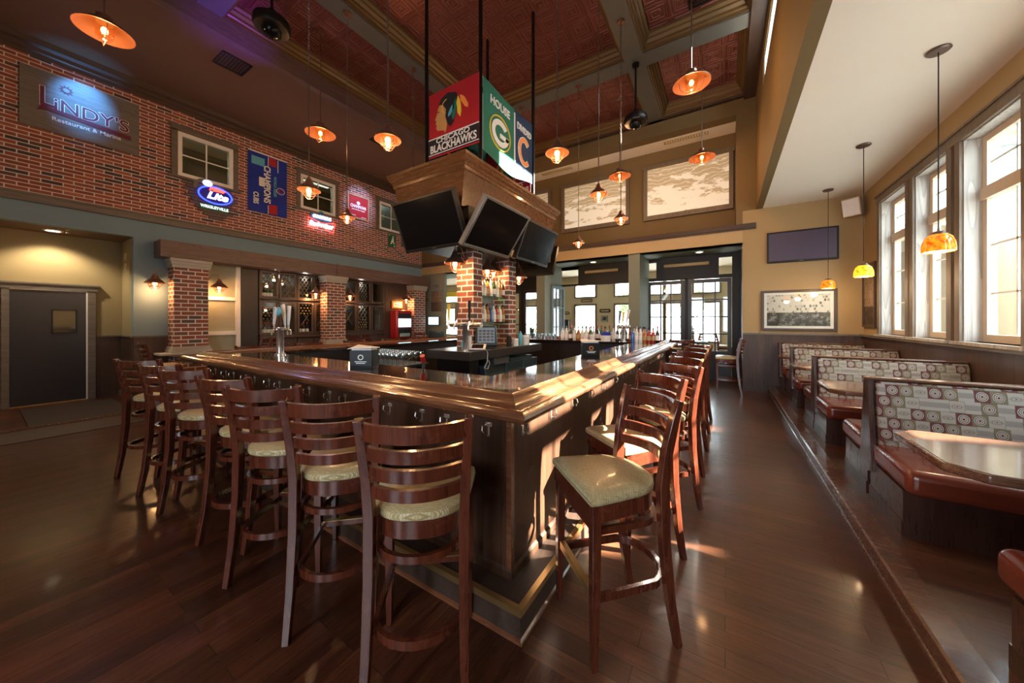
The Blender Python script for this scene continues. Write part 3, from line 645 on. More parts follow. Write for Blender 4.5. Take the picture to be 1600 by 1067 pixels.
rail = [(-.02, 1.05), (.10, 1.05), (.165, 1.058), (.195, 1.075), (.205, 1.095), (.198, 1.112), (.178, 1.122), (.15, 1.120), (.12, 1.114), (.09, 1.116), (.065, 1.13), (.045, 1.152), (.03, 1.165), (.012, 1.168), (0, 1.160), (-.002, 1.145), (-.02, 1.14)]
for nm, pts, mt in (('rail', [(0, 1)], 'rail_x'), ('rail', [(2, 3)], 'rail_x'), ('rail', [(1, 2)], 'rail_y'), ('rail', [(3, 0)], 'rail_y')):
    i, j = pts[0]; path = [loop[i-1], loop[i], loop[j], loop[(j+1) % 4]]
    full = MB().sweep(path, rail); m = len(rail)
    seg = MB(); seg.v = full.v[m:3*m]; seg.f = [(k, (k+1) % m, m+(k+1) % m, m+k) for k in range(m)]+[tuple(range(m))[::-1], tuple(range(m, 2*m))]
    seg.build(nm, M[mt], bar, smooth=True)
MB().sweep(loop, [(0, 1.10), (0, 1.14), (-.49, 1.14), (-.50, 1.13), (-.50, 1.105), (-.49, 1.10)], closed=True).build('counter_top', M['granite'], bar)
MB().sweep(loop, [(-.40, .16), (-.40, 1.10), (-.42, 1.10), (-.42, .16)], closed=True).build('inner_panel', M['black_wood'], bar)
# purse hooks along the two visible faces
def hook(x, y, side, label):
    t = thing('purse_hook', label, 'hook', (x, y, .90), {'n': 0, 'e': PI/2}[side], 'chrome purse hooks under the bar rail')
    MB().box(-.022, .022, -.006, 0, .058, .082).box(-.007, .007, -.006, 0, .0, .06).build('plate', M['chrome'], t, world=False)
    MB().tube([(-.014, -.006, .07), (-.014, -.045, .068), (-.012, -.050, .045), (-.006, -.042, .03)], .0042, 6).tube([(.012, -.006, .012), (.012, -.03, .01), (.012, -.034, .026)], .0042, 6).build('prong', M['chrome'], t, world=False)
for k in range(16): hook(-1.12-.265*k-(.05 if k % 2 else 0), PY0, 'n', 'chrome purse hook on the near bar face, %s from the corner' % ORD[k+1])
for k in range(14): hook(PX1, 1.66+.37*k, 'e', 'chrome purse hook on the aisle bar face, %s from the corner' % ORD[k+1])

# ---------------------------------------------------------------- bar stools
def make_stool():
    t = thing('bar_stool', 'x', 'bar stool'); W = M['stool']
    out = [(-.222, .19), (.222, .19), (.226, .15), (.215, .05)]+[(.205*math.cos(a)**.8 if math.cos(a) > 0 else -.205*abs(math.cos(a))**.8, -.02-.195*math.sin(a)) for a in [PI*k/14 for k in range(0, 15)]]+[(-.215, .05), (-.226, .15)]
    def ring(sc, z, yo=0): return [(x*sc, (y-.02)*sc+.02+yo, z) for x, y in out]
    mb = MB(); n = len(out)
    prof = [(.99, .735), (1.03, .742), (1.045, .757), (1.03, .772), (.95, .785), (.75, .795), (.45, .80), (.15, .802)]
    vs = []; fs = []
    for sc, z in prof: vs += ring(sc, z)
    for i in range(len(prof)-1): fs += [(i*n+k, i*n+(k+1) % n, (i+1)*n+(k+1) % n, (i+1)*n+k) for k in range(n)]
    fs += [tuple(range(n))[::-1], tuple(range((len(prof)-1)*n, len(prof)*n))]
    mb.add(vs, fs).build('seat', M['seat'], t, world=False, smooth=True)
    MB().rect([(x*.96, (y-.02)*.96+.02, .70) for x, y in out], .022, .072, closed=True).build('apron', W, t, world=False, smooth=True)
    for s in (-1, 1):
        MB().rect([(s*.200, .16, .735), (s*.201, .163, .35), (s*.203, .168, 0)], 0, 0, (0, 1, 0), ab=[(.044, .044), (.040, .040), (.027, .027)]).build('leg', W, t, world=False, bevel=.003)
        MB().rect([(s*.196, -.275, 0), (s*.192, -.235, .22), (s*.189, -.205, .50), (s*.190, -.195, .76), (s*.197, -.21, .92), (s*.206, -.245, 1.08), (s*.212, -.27, 1.172)], 0, 0, (0, 1, 0),
                  ab=[(.032, .034), (.037, .040), (.041, .046), (.042, .050), (.040, .046), (.037, .038), (.034, .030)]).build('leg', W, t, world=False, bevel=.003)
    for z, h, dy in ((1.123, .066, -.255), (1.033, .050, -.232), (.953, .050, -.216), (.873, .048, -.204)):
        MB().rect([(x*(1+.25*(z-.875)), dy-.078*(1-(x/.19)**2), z) for x in [-.19+.38*k/10 for k in range(11)]], .021, h).build('slat', W, t, world=False, smooth=True)
    def U(z, r, yb): return [(-.182, .155, z), (-.18, -.02, z)]+[(-r*math.cos(a), yb+.0-(.20+yb*0)*math.sin(a)*.75+.0, z) for a in [PI*k/12 for k in range(1, 12)]]+[(.18, -.02, z), (.182, .155, z)]
    MB().rect([(x, y-.04 if abs(x) < .175 else y, z) for x, y, z in U(.60, .178, -.05)], .020, .030).build('upper_ring', W, t, world=False, smooth=True)
    MB().rect([(x, y-.07 if abs(x) < .175 else y, z) for x, y, z in U(.30, .18, -.06)], .020, .036).build('footrest_ring', W, t, world=False, smooth=True)
    MB().box(-.18, .18, .150, .168, .60, .635).build('front_stretcher', W, t, world=False)
    fb = MB().box(-.19, .19, .150, .172, .305, .335).build('foot_bar', W, t, world=False)
    f2 = MB().box(-.17, .17, .148, .176, .335, .339).box(-.17, .17, .172, .176, .30, .336).build('brass_strip', M['brass'], fb, world=False)
    return t
stool = make_stool()
def rot_from(dx, dy): return math.atan2(dy, dx)
near = [((-1.189, .783), (-.858, 1.043)), ((-1.793, .786), (-1.483, 1.079)), ((-2.453, .784), (-2.119, .994)), ((-3.058, .835), (-2.72, .955)), ((-3.828, .798), (-3.494, .966)), ((-4.42, .776), (-4.02, .944)), ((-5.07, .765), (-4.77, .954))]
def put(p, q, label, group, rz=None, dz=0):
    mx, my = (p[0]+q[0])/2, (p[1]+q[1])/2; a = rot_from(q[0]-p[0], q[1]-p[1]) if rz is None else rz
    o = place(stool, 0, (mx-math.sin(a)*.27, my+math.cos(a)*.27, dz), a, label, group)
g1 = 'bar stools along the near side of the bar'; g2 = 'bar stools along the aisle side of the bar'
for i, (p, q) in enumerate(near):
    put(p, q, 'ladder back bar stool with tan seat on the near side, '+('closest to the bar corner' if i == 0 else 'farthest left of all' if i == 6 else '%s from the bar corner' % ORD[i+1]), g1)
aisle = [((-.19, 1.78), (-.483, 2.06)), ((-.2176, 2.445), (-.55, 2.72)), ((-.184, 3.18), (-.47, 3.42)), ((-.184, 3.84), (-.48, 4.11)), ((-.19, 4.62), (-.49, 4.86)), ((-.19, 5.35), (-.48, 5.62)), ((-.19, 6.1), (-.48, 6.36))]
for i, (p, q) in enumerate(aisle):
    put(q, p, 'ladder back bar stool on the aisle side, '+('closest to the corner' if i == 0 else 'last one before the back wall' if i == 6 else '%s from the bar corner' % ORD[i+1]), g2, rz=rot_from(q[0]-p[0], q[1]-p[1])+math.radians(0))
for i in range(5): put((0, 0), (0, 0), '', '') if False else place(stool, 0, (-5.93, 2.3+.85*i, 0), -PI/2, 'dark bar stool behind the far left side of the bar, %s from the near end' % ORD[i+1], 'bar stools on the far left side of the bar')
for i in range(4): place(stool, 0, (-4.6+.85*i, 7.62, 0), PI, 'dark bar stool behind the back side of the bar, %s from the left' % ORD[i+1], 'bar stools on the back side of the bar')
# high table near the french doors
t = thing('high_table', 'dark high table with stools near the closed french doors', 'table', (-.75, 8.55, 0))
MB().box(-1.2, -.3, 8.2, 8.9, 1.06, 1.10).build('table_top', M['black_wood'], t, bevel=.006); MB().tube([(-.75, 8.55, .03), (-.75, 8.55, 1.06)], .04, 12).build('post', M['black_metal'], t); MB().lathe([(0, .04), (.10, .035), (.28, .015), (.28, 0), (0, 0)], (-.75, 8.55, 0), 20).build('base', M['black_metal'], t)
place(stool, 0, (.02, 8.62, 0), PI/2, 'bar stool on the right of the high table by the french doors', 'stools at the high table')
place(stool, 0, (-.78, 7.90, 0), .15, 'bar stool in front of the high table by the french doors', 'stools at the high table')
for i, y in enumerate([2.4, 4.4, 6.6]):
    t = thing('wall_table', ['dark dining table beside the wine cabinets, nearest of three', 'dark dining table beside the wine cabinets, middle of three', 'dark dining table beside the wine cabinets, farthest of three'][i], 'table', (-8.3, y, 0), group='dark tables by the wine cabinets')
    MB().box(-8.75, -7.75, y-.4, y+.4, .80, .84).build('table_top', M['black_wood'], t, bevel=.005); MB().tube([(-8.25, y, .03), (-8.25, y, .80)], .04, 12).build('post', M['black_metal'], t); MB().lathe([(0, .04), (.3, .015), (.3, 0), (0, 0)], (-8.25, y, 0), 20).build('base', M['black_metal'], t)
    for s in (-1, 1): place(stool, 0, (-8.25+.1*s, y+s*.62, 0), 0 if s < 0 else PI, 'dark stool on the %s side of the %s table by the wine cabinets' % ('near' if s < 0 else 'far', ['nearest', 'middle', 'farthest'][i]), 'stools by the wine cabinets')

# ---------------------------------------------------------------- booths
def booth(y, near_side, far_side, label, depth=.58):
    t = thing('booth_bench', label, 'booth', (.95, y, .16), group='booth benches along the windows'); x0, x1 = .95, XW-.03
    poly = [(-.05*far_side if far_side else -.05, 1.10)]
    L, R = (-1 if near_side else -.15), (1 if far_side else .15)
    pts = [(.05, 1.095), (-.05, 1.095), (-.06, .95), (-.145 if near_side else -.06, .40), (-.02, .36), (.02, .36), (.145 if far_side else .06, .40), (.06, .95)]
    Mx = Matrix(((0, 0, 1, 0), (1, 0, 0, y), (0, 1, 0, 0), (0, 0, 0, 1)))   # local (y, z, x) -> world
    MB().prism(pts, x0, x0+.035, Mx).build('end_panel', M['booth_wood'], t, bevel=.004)
    MB().box(x0-.006, x1, y-.056, y+.056, 1.085, 1.105).build('cap', M['booth_cap'], t, bevel=.006)
    MB().prism([(.03, 1.085), (-.03, 1.085), (-.03, .17), (.03, .17)], x0+.035, x1, Mx).build('back_core', M['booth_wood'], t)
    for s in (([-1] if near_side else [])+([1] if far_side else [])):
        pr = [(.03*s, 1.08), (.055*s, 1.075), (.075*s, 1.03), (.14*s, .60), (.14*s, .52), (.03*s, .52)]
        MB().prism(pr, x0+.045, x1, Mx).build('back_cushion', M['fabric'], t, bevel=.012, seg=3)
        b0, b1 = (.03, depth+.03); mid = depth+.13
        ya, yb = sorted((y+s*.10, y+s*(.13+depth)))
        MB().box(x0+.01, x1, ya, yb, .455, .615).build('seat_cushion', M['vinyl'], t, bevel=.05, seg=5)
        yc = y+s*(.13+depth-.005)
        MB().tube([(x0+.015, y+s*.12, .600), (x0+.04, yc-s*.04, .600), (x1-.02, yc-s*.01, .590)], .005, 6).build('piping', M['vinyl'], t)
        ya, yb = sorted((y+s*.032, y+s*(.13+depth-.10)))
        MB().box(x0+.02, x1, ya, yb, .16, .455).build('base', M['booth_wood'], t)
        MB().box(x0+.012, x0+.02, ya, yb, .16, .26).build('kick_board', M['booth_wood'], t)
    return t
booth(1.60, True, True, 'booth bench at the right frame edge, only its rust vinyl seat end in view')
booth(3.80, True, True, 'nearest full booth bench with patterned back and rust vinyl seats')
booth(5.75, True, True, 'second booth bench from the front with patterned fabric back')
booth(7.50, True, True, 'third booth bench from the front with patterned fabric back', .5)
booth(8.96, True, False, 'single sided booth bench against the paneled back wall', .42)
def booth_table(y, label, w=.36, bs=.26):
    t = thing('booth_table', label, 'table', (1.5, y, .16), group='tables in the booths'); c = .10
    pl = [(.86+c, y-w), (XW-.03, y-w), (XW-.03, y+w), (.86+c, y+w), (.86, y+w-c), (.86, y-w+c)]
    MB().prism(pl, .845, .886).build('edge_band', M['booth_cap'], t, bevel=.006)
    pl2 = [(.875+c, y-w+.015), (XW-.03, y-w+.015), (XW-.03, y+w-.015), (.875+c, y+w-.015), (.875, y+w-c-.005), (.875, y-w+c+.005)]
    MB().prism(pl2, .882, .8885).build('table_top', M['table'], t)
    MB().tube([(1.55, y, .18), (1.55, y, .845)], .038, 12).build('post', M['black_metal'], t)
    MB().box(1.25, 1.85, y-.04, y+.04, .16, .19).box(1.51, 1.59, y-bs, y+bs, .16, .19).build('base', M['black_metal'], t, bevel=.008)
booth_table(2.68, 'nearest booth table with a glossy top and cut corners'); booth_table(4.72, 'second booth table, between the nearest and second benches')
booth_table(6.6, 'third booth table, between the second and third benches', bs=.19); booth_table(8.2, 'last booth table by the back wall', .28, .11)

# ---------------------------------------------------------------- lamps
def lantern_parts(t, z, W=False):       # shade top at z, local; hangs down
    MB().lathe([(.0, z+.035), (.018, z+.035), (.022, z+.02), (.03, z+.015), (.034, z-.01), (.045, z-.02), (.05, z-.04), (.075, z-.055), (.112, z-.095), (.118, z-.112), (.114, z-.112), (.072, z-.062), (.045, z-.05), (0, z-.045)], n=20).build('shade', M['bronze'], t, world=False, smooth=True)
    MB().lathe([(.044, z-.052), (.071, z-.064), (.112, z-.1115)], n=20).build('shade_lining', M['bronze_in'], t, world=False, smooth=True)
    MB().lathe([(.038, z-.05), (.045, z-.08), (.052, z-.13), (.045, z-.165), (.02, z-.182), (0, z-.185)], n=14).build('glass_jar', M['jar'], t, world=False, smooth=True)
    MB().ball((0, 0, z-.115), .026, 10, (1, 1, 1.25)).build('bulb', M['bulb_hot'], t, world=False, smooth=True)
    c = MB()
    for a in (0, PI/2):
        c.tube([(.075*math.sin(b)*math.cos(a), .075*math.sin(b)*math.sin(a), z-.10-.105*math.cos(b) if abs(b) < PI/2 else z-.10) for b in [-PI/2+PI*k/12 for k in range(13)]], .0035, 5)
    c.tube([(.062*math.cos(k*PI/8), .062*math.sin(k*PI/8), z-.155) for k in range(16)], .003, 5, closed=True)
    c.build('cage', M['bronze'], t, world=False)
def lantern(x, y, z, zt, label, cat='pendant lamp', group='small caged pendant lamps over the bar'):
    t = thing('pendant_lantern', label, cat, (x, y, z), 0, group); h = zt-z
    MB().lathe([(0, h), (.065, h), (.06, h-.025), (.02, h-.05), (0, h-.05)]).build('canopy', M['bronze'], t, world=False, smooth=True)
    lantern_parts(t, 0); hm = min(h*.45, 1.3)
    MB().tube([(0, 0, .03), (0, 0, hm)], .007, 8).build('rod', M['rod'], t, world=False)
    c = MB(); k = 0; zz = hm
    while zz < h-.05:
        a = PI/2*(k % 2); c.tube([(math.cos(a)*.011*math.cos(b), math.sin(a)*.011*math.cos(b), zz+.022+.027*math.sin(b)) for b in [2*PI*j/8 for j in range(8)]], .0032, 4, closed=True); zz += .042; k += 1
    c.build('chain', M['rod'], t, world=False)
    lamp('POINT', (x, y, z-.25), 14, (1, .55, .25), .05)
L = [(-3.95, 2.0, 3.12, 'caged copper pendant on a long chain between the blue flag and middle brick window'), (-2.59, 2.0, 3.30, 'caged copper pendant hanging left of the red flag, nearest over the bar'),
     (-5.15, 3.2, 3.32, 'small caged pendant hanging in front of the framed red sign'), (-1.41, 3.08, 3.32, 'caged pendant just right of the hanging flags'),
     (-2.62, 6.8, 3.30, 'smallest caged pendant, lowest right of the televisions'), (-1.41, 4.38, 3.32, 'caged pendant in front of the middle lake panel'), (-1.46, 5.7, 3.34, 'caged pendant hanging between the middle and right lake panels'),
     (-5.2, 4.6, 3.32, 'caged pendant mostly hidden behind the bulkhead, left one'), (-4.0, 6.8, 3.32, 'caged pendant mostly hidden behind the bulkhead, back one'), (-5.2, 6.0, 3.32, 'caged pendant hidden behind the bulkhead, middle one')]
for x, y, z, lb in L: lantern(x, y, z, ZC, lb)
def wide_pendant(x, y, z, label):
    t = thing('pendant_lamp', label, 'pendant lamp', (x, y, z), 0, 'wide metal pendant lamps under the tin ceiling'); h = (ZT if x > -7 else 6.25)-z
    MB().lathe([(0, h), (.07, h), (.06, h-.03), (0, h-.04)]).build('canopy', M['bronze'], t, world=False)
    MB().tube([(0, 0, .07), (0, 0, h-.03)], .008, 8).build('rod', M['rod'], t, world=False)
    MB().lathe([(0, .10), (.03, .10), (.05, .085), (.07, .08), (.075, .03), (.09, .02), (.13, -.005), (.20, -.05), (.25, -.095), (.252, -.105), (.245, -.105), (.195, -.06), (.12, -.015), (.07, 0), (0, 0)], n=28).build('shade', M['bronze'], t, world=False, smooth=True)
    MB().lathe([(.071, -.003), (.12, -.018), (.195, -.063), (.245, -.1055)], n=28).build('shade_lining', M['bronze_in'], t, world=False, smooth=True)
    MB().lathe([(.075, -.01), (.082, -.09), (.075, -.16), (.045, -.20), (0, -.215)], n=16).build('glass_jar', M['jar'], t, world=False, smooth=True)
    MB().ball((0, 0, -.09), .032, 10, (1, 1, 1.3)).build('bulb', M['bulb'], t, world=False, smooth=True)
    MB().tube([(.16, 0, -.04), (.15, 0, -.14), (.06, 0, -.235), (-.06, 0, -.235), (-.15, 0, -.14), (-.16, 0, -.04)], .004, 5).build('cage', M['bronze'], t, world=False)
    lamp('POINT', (x, y, z-.30), 20, (1, .5, .2), .06)
for x, y, z, lb in [(-6.2, .82, 5.06, 'wide copper pendant at the top left above the wooden sign'), (-6.2, 3.34, 5.03, 'wide copper pendant between the brick windows and the fan rod'), (-2.1, 8.1, 5.05, 'wide pendant in front of the middle lake panel, under the tin ceiling'),
                    (-.41, 8.1, 5.05, 'wide pendant in front of the right lake panel'), (-.41, 5.5, 5.06, 'large wide pendant near the drop wall at the top right'), (-6.2, 5.5, 5.05, 'wide pendant on a thin rod hidden behind the bulkhead')]: wide_pendant(x, y, z, lb)
def booth_lamp(x, y, z, label, glow):
    t = thing('glass_pendant', label, 'pendant lamp', (x, y, z), 0, 'orange glass pendants over the booths'); h = ZB-z
    MB().lathe([(0, h), (.075, h), (.08, h-.012), (.07, h-.022), (0, h-.026)], n=24).build('canopy', M['rod'], t, world=False, smooth=True)
    MB().tube([(0, 0, .075), (0, 0, h-.02)], .0045, 6).build('cord', M['black_metal'], t, world=False)
    MB().lathe([(0, .115), (.006, .115), (.008, .085), (.03, .08), (.052, .062), (.056, .052), (0, .052)], n=20).build('cap', M['rod'], t, world=False, smooth=True)
    MB().lathe([(.056, .052), (.082, .025), (.098, -.02), (.103, -.06), (.102, -.10), (.095, -.103), (.093, -.06), (.088, -.02), (.072, .018), (.05, .045)], n=24).build('glass_shade', M[glow], t, world=False, smooth=True)
    MB().lathe([(0, -.092), (.090, -.094), (.090, -.088), (0, -.086)], n=20).build('diffuser', M['bulb_hot'], t, world=False)
    lamp('POINT', (x, y, z-.13), 10, (1, .72, .42), .06)
def amber():
    for nm, c1, c2 in (('amber_shade', (.55, .05, .0), (1, .22, .01)), ('yellow_shade', (.8, .22, .0), (1, .55, .03))):
        t = NT(nm); n = t.noise(t.pos(False), 22, 4, .7); c = t.ramp(n, [(.35, c1), (.6, c2)]); M[nm] = t.pbr(c, .08, 0, coat=.6, emis=c, es=1.0)
amber()
for y, z, lb, gl in [(4.61, 2.27, 'nearest orange glass pendant over the booths', 'amber_shade'), (6.55, 2.26, 'yellow amber glass pendant, middle one over the booths', 'yellow_shade'), (8.45, 2.25, 'farthest orange glass pendant, in front of the wall television', 'amber_shade')]: booth_lamp(1.62, y, z, lb, gl)
def sconce(x, y, z, s, label):          # mounted on a face whose normal is (0, s, 0); lamp hangs in front
    t = thing('wall_sconce', label, 'wall lamp', (x, y, z), 0 if s < 0 else PI, 'caged lanterns on the brick pillars')
    MB().lathe([(0, .0), (.045, 0), (.045, .012), (.02, .02), (0, .02)], n=14, M=Matrix.Translation((0, 0, -.06)) @ Matrix.Rotation(PI/2, 4, 'X')).build('back_plate', M['bronze'], t, world=False)
    MB().tube([(0, -.01, -.06), (0, -.05, -.03), (0, -.08, .05), (0, -.15, .10), (0, -.21, .09), (0, -.235, .05), (0, -.235, .0)], .008, 8).build('arm', M['bronze'], t, world=False)
    sub = MB(); z0 = len(C.objects); k = thing('lamp_head', None, None)  # temporary
    for f in [lambda: lantern_parts(k, 0)]: f()
    for ch in list(k.children):
        ch.parent = t; ch.data = ch.data.copy(); ch.data.transform(Matrix.Translation((0, -.235, -.035)) @ Matrix.Scale(1.3, 4))
    D.objects.remove(k)
    lamp('POINT', (x, y+s*.235, z-.32), 10, (1, .48, .18), .04)
for i, y0 in enumerate([2.14, 5.25, 8.38]):
    w_ = ['nearest', 'middle', 'farthest'][i]
    sconce(-9.55, y0, 2.47, -1, 'caged lantern on the near side of the %s brick wall pillar' % w_); sconce(-9.55, y0+.54, 2.47, 1, 'caged lantern on the far side of the %s brick wall pillar' % w_)
for i, (y0, y1) in enumerate([(3.93, 4.14), (4.89, 5.12)]):
    w_ = ['near', 'far'][i]
    sconce(-3.30, y0, 2.55, -1, 'caged lantern under the televisions on the front of the %s bar pillar' % w_); sconce(-3.22, y1, 2.52, 1, 'caged lantern on the back of the %s bar pillar' % w_)
for x, y, z, lb in [(-5.2, 2.15, 5.45, 'black round domed housing hung on a rod at the upper left'), (-1.46, 6.8, 5.31, 'black round domed housing hung on a rod under the beam crossing at the right')]:
    t = thing('hanging_dome', lb, 'ceiling fixture', (x, y, z), 0, 'black dome fixtures under the beams')
    MB().lathe([(0, .32), (.03, .32), (.05, .30), (.06, .22), (.16, .20), (.21, .16), (.22, .08), (.20, .04), (.12, .03), (.11, .03)], n=28).build('housing', M['black_metal'], t, world=False, smooth=True)
    MB().lathe([(.12, .03), (.11, -.01), (.07, -.045), (0, -.06)], n=20).build('dome', M['screen'], t, world=False, smooth=True)
    MB().tube([(0, 0, .31), (0, 0, ZC-z-.05)], .018, 10).build('rod', M['black_metal'], t, world=False); MB().lathe([(0, ZC-z), (.07, ZC-z), (.06, ZC-z-.07), (0, ZC-z-.09)]).build('canopy', M['black_metal'], t, world=False)
def vent(x, y, z, sx, sy, label, dark=True):
    t = thing('ceiling_vent', label, 'air vent', (x, y, z)); m = M['black_metal'] if dark else M['band']
    MB().box(x-sx, x+sx, y-sy, y-sy+.02, z-.015, z).box(x-sx, x+sx, y+sy-.02, y+sy, z-.015, z).box(x-sx, x-sx+.02, y-sy, y+sy, z-.015, z).box(x+sx-.02, x+sx, y-sy, y+sy, z-.015, z).build('frame', m, t)
    g = MB(); k = -sy+.04
    while k < sy-.02: g.box(x-sx+.02, x+sx-.02, y+k, y+k+.02, z-.012, z-.003); k += .045
    g.build('grille', m, t)
vent(-7.62, 2.52, 6.25, .24, .22, 'dark square air vent in the brown side ceiling'); vent(-.3, 6.2, ZT, .22, .2, 'dark air vent in the tin ceiling at the top edge')
vent(-7.6, 5.6, 6.25, .2, .16, 'small dark air vent in the brown side ceiling behind the nearest small pendant')
t = thing('recessed_light', 'round recessed light in the ceiling of the door recess', 'ceiling light', (-10.3, .76, 3.17))
MB().lathe([(.085, .02), (.09, 0), (.115, 0), (.115, .02)], (-10.3, .76, 3.17), 20).build('trim_ring', M['white'], t); MB().lathe([(0, .012), (.084, .012)], (-10.3, .76, 3.17), 20).build('bulb', M['can_light'], t)
lamp('SPOT', (-10.3, .76, 3.14), 60, (1, .82, .55), .05, (-.12, 0, -1), spot_size=2.2, spot_blend=.6)
t = thing('sprinkler', 'small ceiling sprinkler head beside the round recessed light', 'sprinkler', (-10.05, .9, 3.13)); MB().lathe([(0, .06), (.03, .06), (.03, .052), (.008, .05), (.008, .01), (.02, .008), (.02, 0), (0, 0)], (-10.05, .9, 3.13), 12).build('head', M['chrome'], t)
# ---------------------------------------------------------------- central brick pillars, back counter and bulkhead
for i, (y0, y1) in enumerate([(3.93, 4.14), (4.89, 5.12)]):
    tag(MB().box(-3.47, -3.145, y0, y1, 1.14, 2.66).build('brick_pillar', M['pillar_brick']), ['near brick pillar rising from the back counter under the televisions', 'far brick pillar behind the shelves of liquor bottles'][i], 'pillar', 'brick pillars in the middle of the bar')
t = thing('back_counter', 'dark granite back counter under the brick pillars in the middle of the bar', 'counter', (-3.2, 4.4, 0))
MB().box(-3.60, -2.80, 3.43, 5.45, 1.02, 1.14).build('counter_top', M['granite_dark'], t, bevel=.004)
MB().box(-3.56, -3.28, 3.60, 5.40, 0, 1.02).box(-3.28, -2.95, 3.60, 3.80, 0, 1.02).build('base', M['black_wood'], t)
for k in range(3):
    x0 = 3.84+.53*k
    tag(MB().box(-3.28, -2.86, x0, x0+.5, 0, .90).box(-2.86, -2.845, x0+.02, x0+.48, .10, .78).build('bottle_cooler', M['cooler'], bevel=.006), 'blue gray steel under-counter cooler, %s from the near pillar' % ORD[k+1], 'cooler', 'coolers under the back counter')
MB().box(-3.2, -2.83, 4.02, 4.42, .905, 1.015).build('drawer', M['silver'], t, bevel=.004)
tag(MB().box(-3.15, -2.86, 4.5, 5.2, .90, .96).build('steel_shelf', M['cooler'], bevel=.004), 'blue gray steel shelf on top of the coolers', 'shelf')
t = thing('bulkhead', 'flared oak veneered bulkhead box hung above the bar with televisions on its sides', 'bulkhead', (-3.35, 4.5, 2.62))
def frus(b, tt): # (x0,x1,y0,y1,z)
    mb = MB(); vs = []
    for x0, x1, y0, y1, z in (b, tt): vs += [(x0, y0, z), (x1, y0, z), (x1, y1, z), (x0, y1, z)]
    return mb.add(vs, [(3, 2, 1, 0), (4, 5, 6, 7), (0, 1, 5, 4), (1, 2, 6, 5), (2, 3, 7, 6), (3, 0, 4, 7)])
frus((-3.98, -2.72, 3.30, 5.66, 2.62), (-3.98, -2.72, 3.30, 5.66, 3.0)).build('lower_box', M['black'], t)
frus((-3.92, -2.80, 3.26, 5.70, 3.0), (-4.00, -2.70, 3.20, 5.80, 3.45)).build('body', M['oak'], t)
MB().sweep([(-4.0, 3.2), (-2.7, 3.2), (-2.7, 5.8), (-4.0, 5.8)], [(-.02, 3.42), (.01, 3.42), (.012, 3.46), (.025, 3.475), (.03, 3.50), (.055, 3.525), (.06, 3.55), (.075, 3.565), (.08, 3.60), (-.02, 3.60)], closed=True).build('crown', M['oak'], t)
MB().box(-3.98, -2.72, 3.22, 5.78, 3.56, 3.59).build('top_board', M['black_wood'], t)
poles = [(-3.75, 3.55), (-2.70, 3.55), (-2.70, 5.10), (-3.75, 5.10)]
poles = [(-3.72, 3.55), (-2.76, 3.60), (-2.76, 5.06), (-3.75, 5.10)]
for i, (x, y) in enumerate(poles):
    tag(MB().tube([(x, y, 3.59), (x, y, ZT)], .028, 12).tube([(x, y, 4.60), (x, y, 4.66)], .034, 12).build('hanger_pole', M['black_metal'], smooth=True), 'black pole from ceiling to bulkhead, '+['left end of the red flag', 'between red flag and green half flag', 'right end of the navy half flag', 'rear one behind the green flag'][i], 'pole', 'black poles holding the bulkhead')
def tv(name, label, tl, tr, bl, br, mat='black', scr='screen', group='tilted televisions on the bulkhead', th=.07, bez=.03, arm=.30):
    tl, tr, bl, br = map(Vector, (tl, tr, bl, br)); c = (tl+tr+bl+br)/4
    xd = ((tr-tl)+(br-bl)).normalized(); ud = ((tl-bl)+(tr-br)); ud = (ud-xd*ud.dot(xd)).normalized(); nd = xd.cross(ud)
    w_ = ((tr-tl).length+(br-bl).length)/4; h_ = ((tl-bl).length+(tr-br).length)/4
    X = Matrix((( xd.x, ud.x, nd.x, c.x), (xd.y, ud.y, nd.y, c.y), (xd.z, ud.z, nd.z, c.z), (0, 0, 0, 1)))
    t = thing(name, label, 'television', tuple(c), 0, group)
    f = MB(); f.box(-w_, w_, -h_, h_, -th, -.012, X)
    for a in ((-w_, w_, h_-bez, h_), (-w_, w_, -h_, -h_+bez*1.3), (-w_, -w_+bez, -h_+bez*1.3, h_-bez), (w_-bez, w_, -h_+bez*1.3, h_-bez)): f.box(a[0], a[1], a[2], a[3], -.012, 0, X)
    f.build('bezel', M[mat], t, bevel=.004)
    MB().box(-w_+bez, w_-bez, -h_+bez*1.3, h_-bez, -.012, -.006, X).build('screen', M[scr], t)
    MB().box(-.18, .18, -.15, .15, -th-.05, -th, X).box(-.05, .05, -.08, .08, -th-arm, -th-.05, X).build('mount', M['black_metal'], t)
    MB().box(-.035, .035, -h_+bez*.45, -h_+bez*.8, 0, .0015, X).build('badge', M['silver'], t)
    return X, t
tv('television', 'black television tilted down on the left face of the bulkhead', (-3.69, 2.90, 3.07), (-2.64, 2.90, 3.07), (-3.72, 3.16, 2.47), (-2.62, 3.16, 2.47))
tv('television', 'gray framed television, nearest of two on the aisle face of the bulkhead', (-2.20, 2.91, 2.91), (-2.20, 3.87, 2.91), (-2.55, 3.05, 2.42), (-2.55, 4.05, 2.42), 'silver')
tv('television', 'black television on the aisle face of the bulkhead, behind the gray framed one', (-2.36, 4.25, 3.00), (-2.36, 5.27, 3.00), (-2.58, 4.15, 2.46), (-2.58, 5.15, 2.46))
tv('television', 'television on the rear face of the bulkhead, only its edge showing', (-2.75, 6.1, 2.98), (-3.75, 6.1, 2.98), (-2.75, 5.86, 2.42), (-3.75, 5.86, 2.42))
tv('television', 'wide plum tinted television on the tan wall above the booths', (.76, 9.03, 3.42), (1.89, 9.03, 3.42), (.76, 9.03, 2.77), (1.89, 9.03, 2.77), 'black', 'screen_purple', None, th=.04, arm=.06)
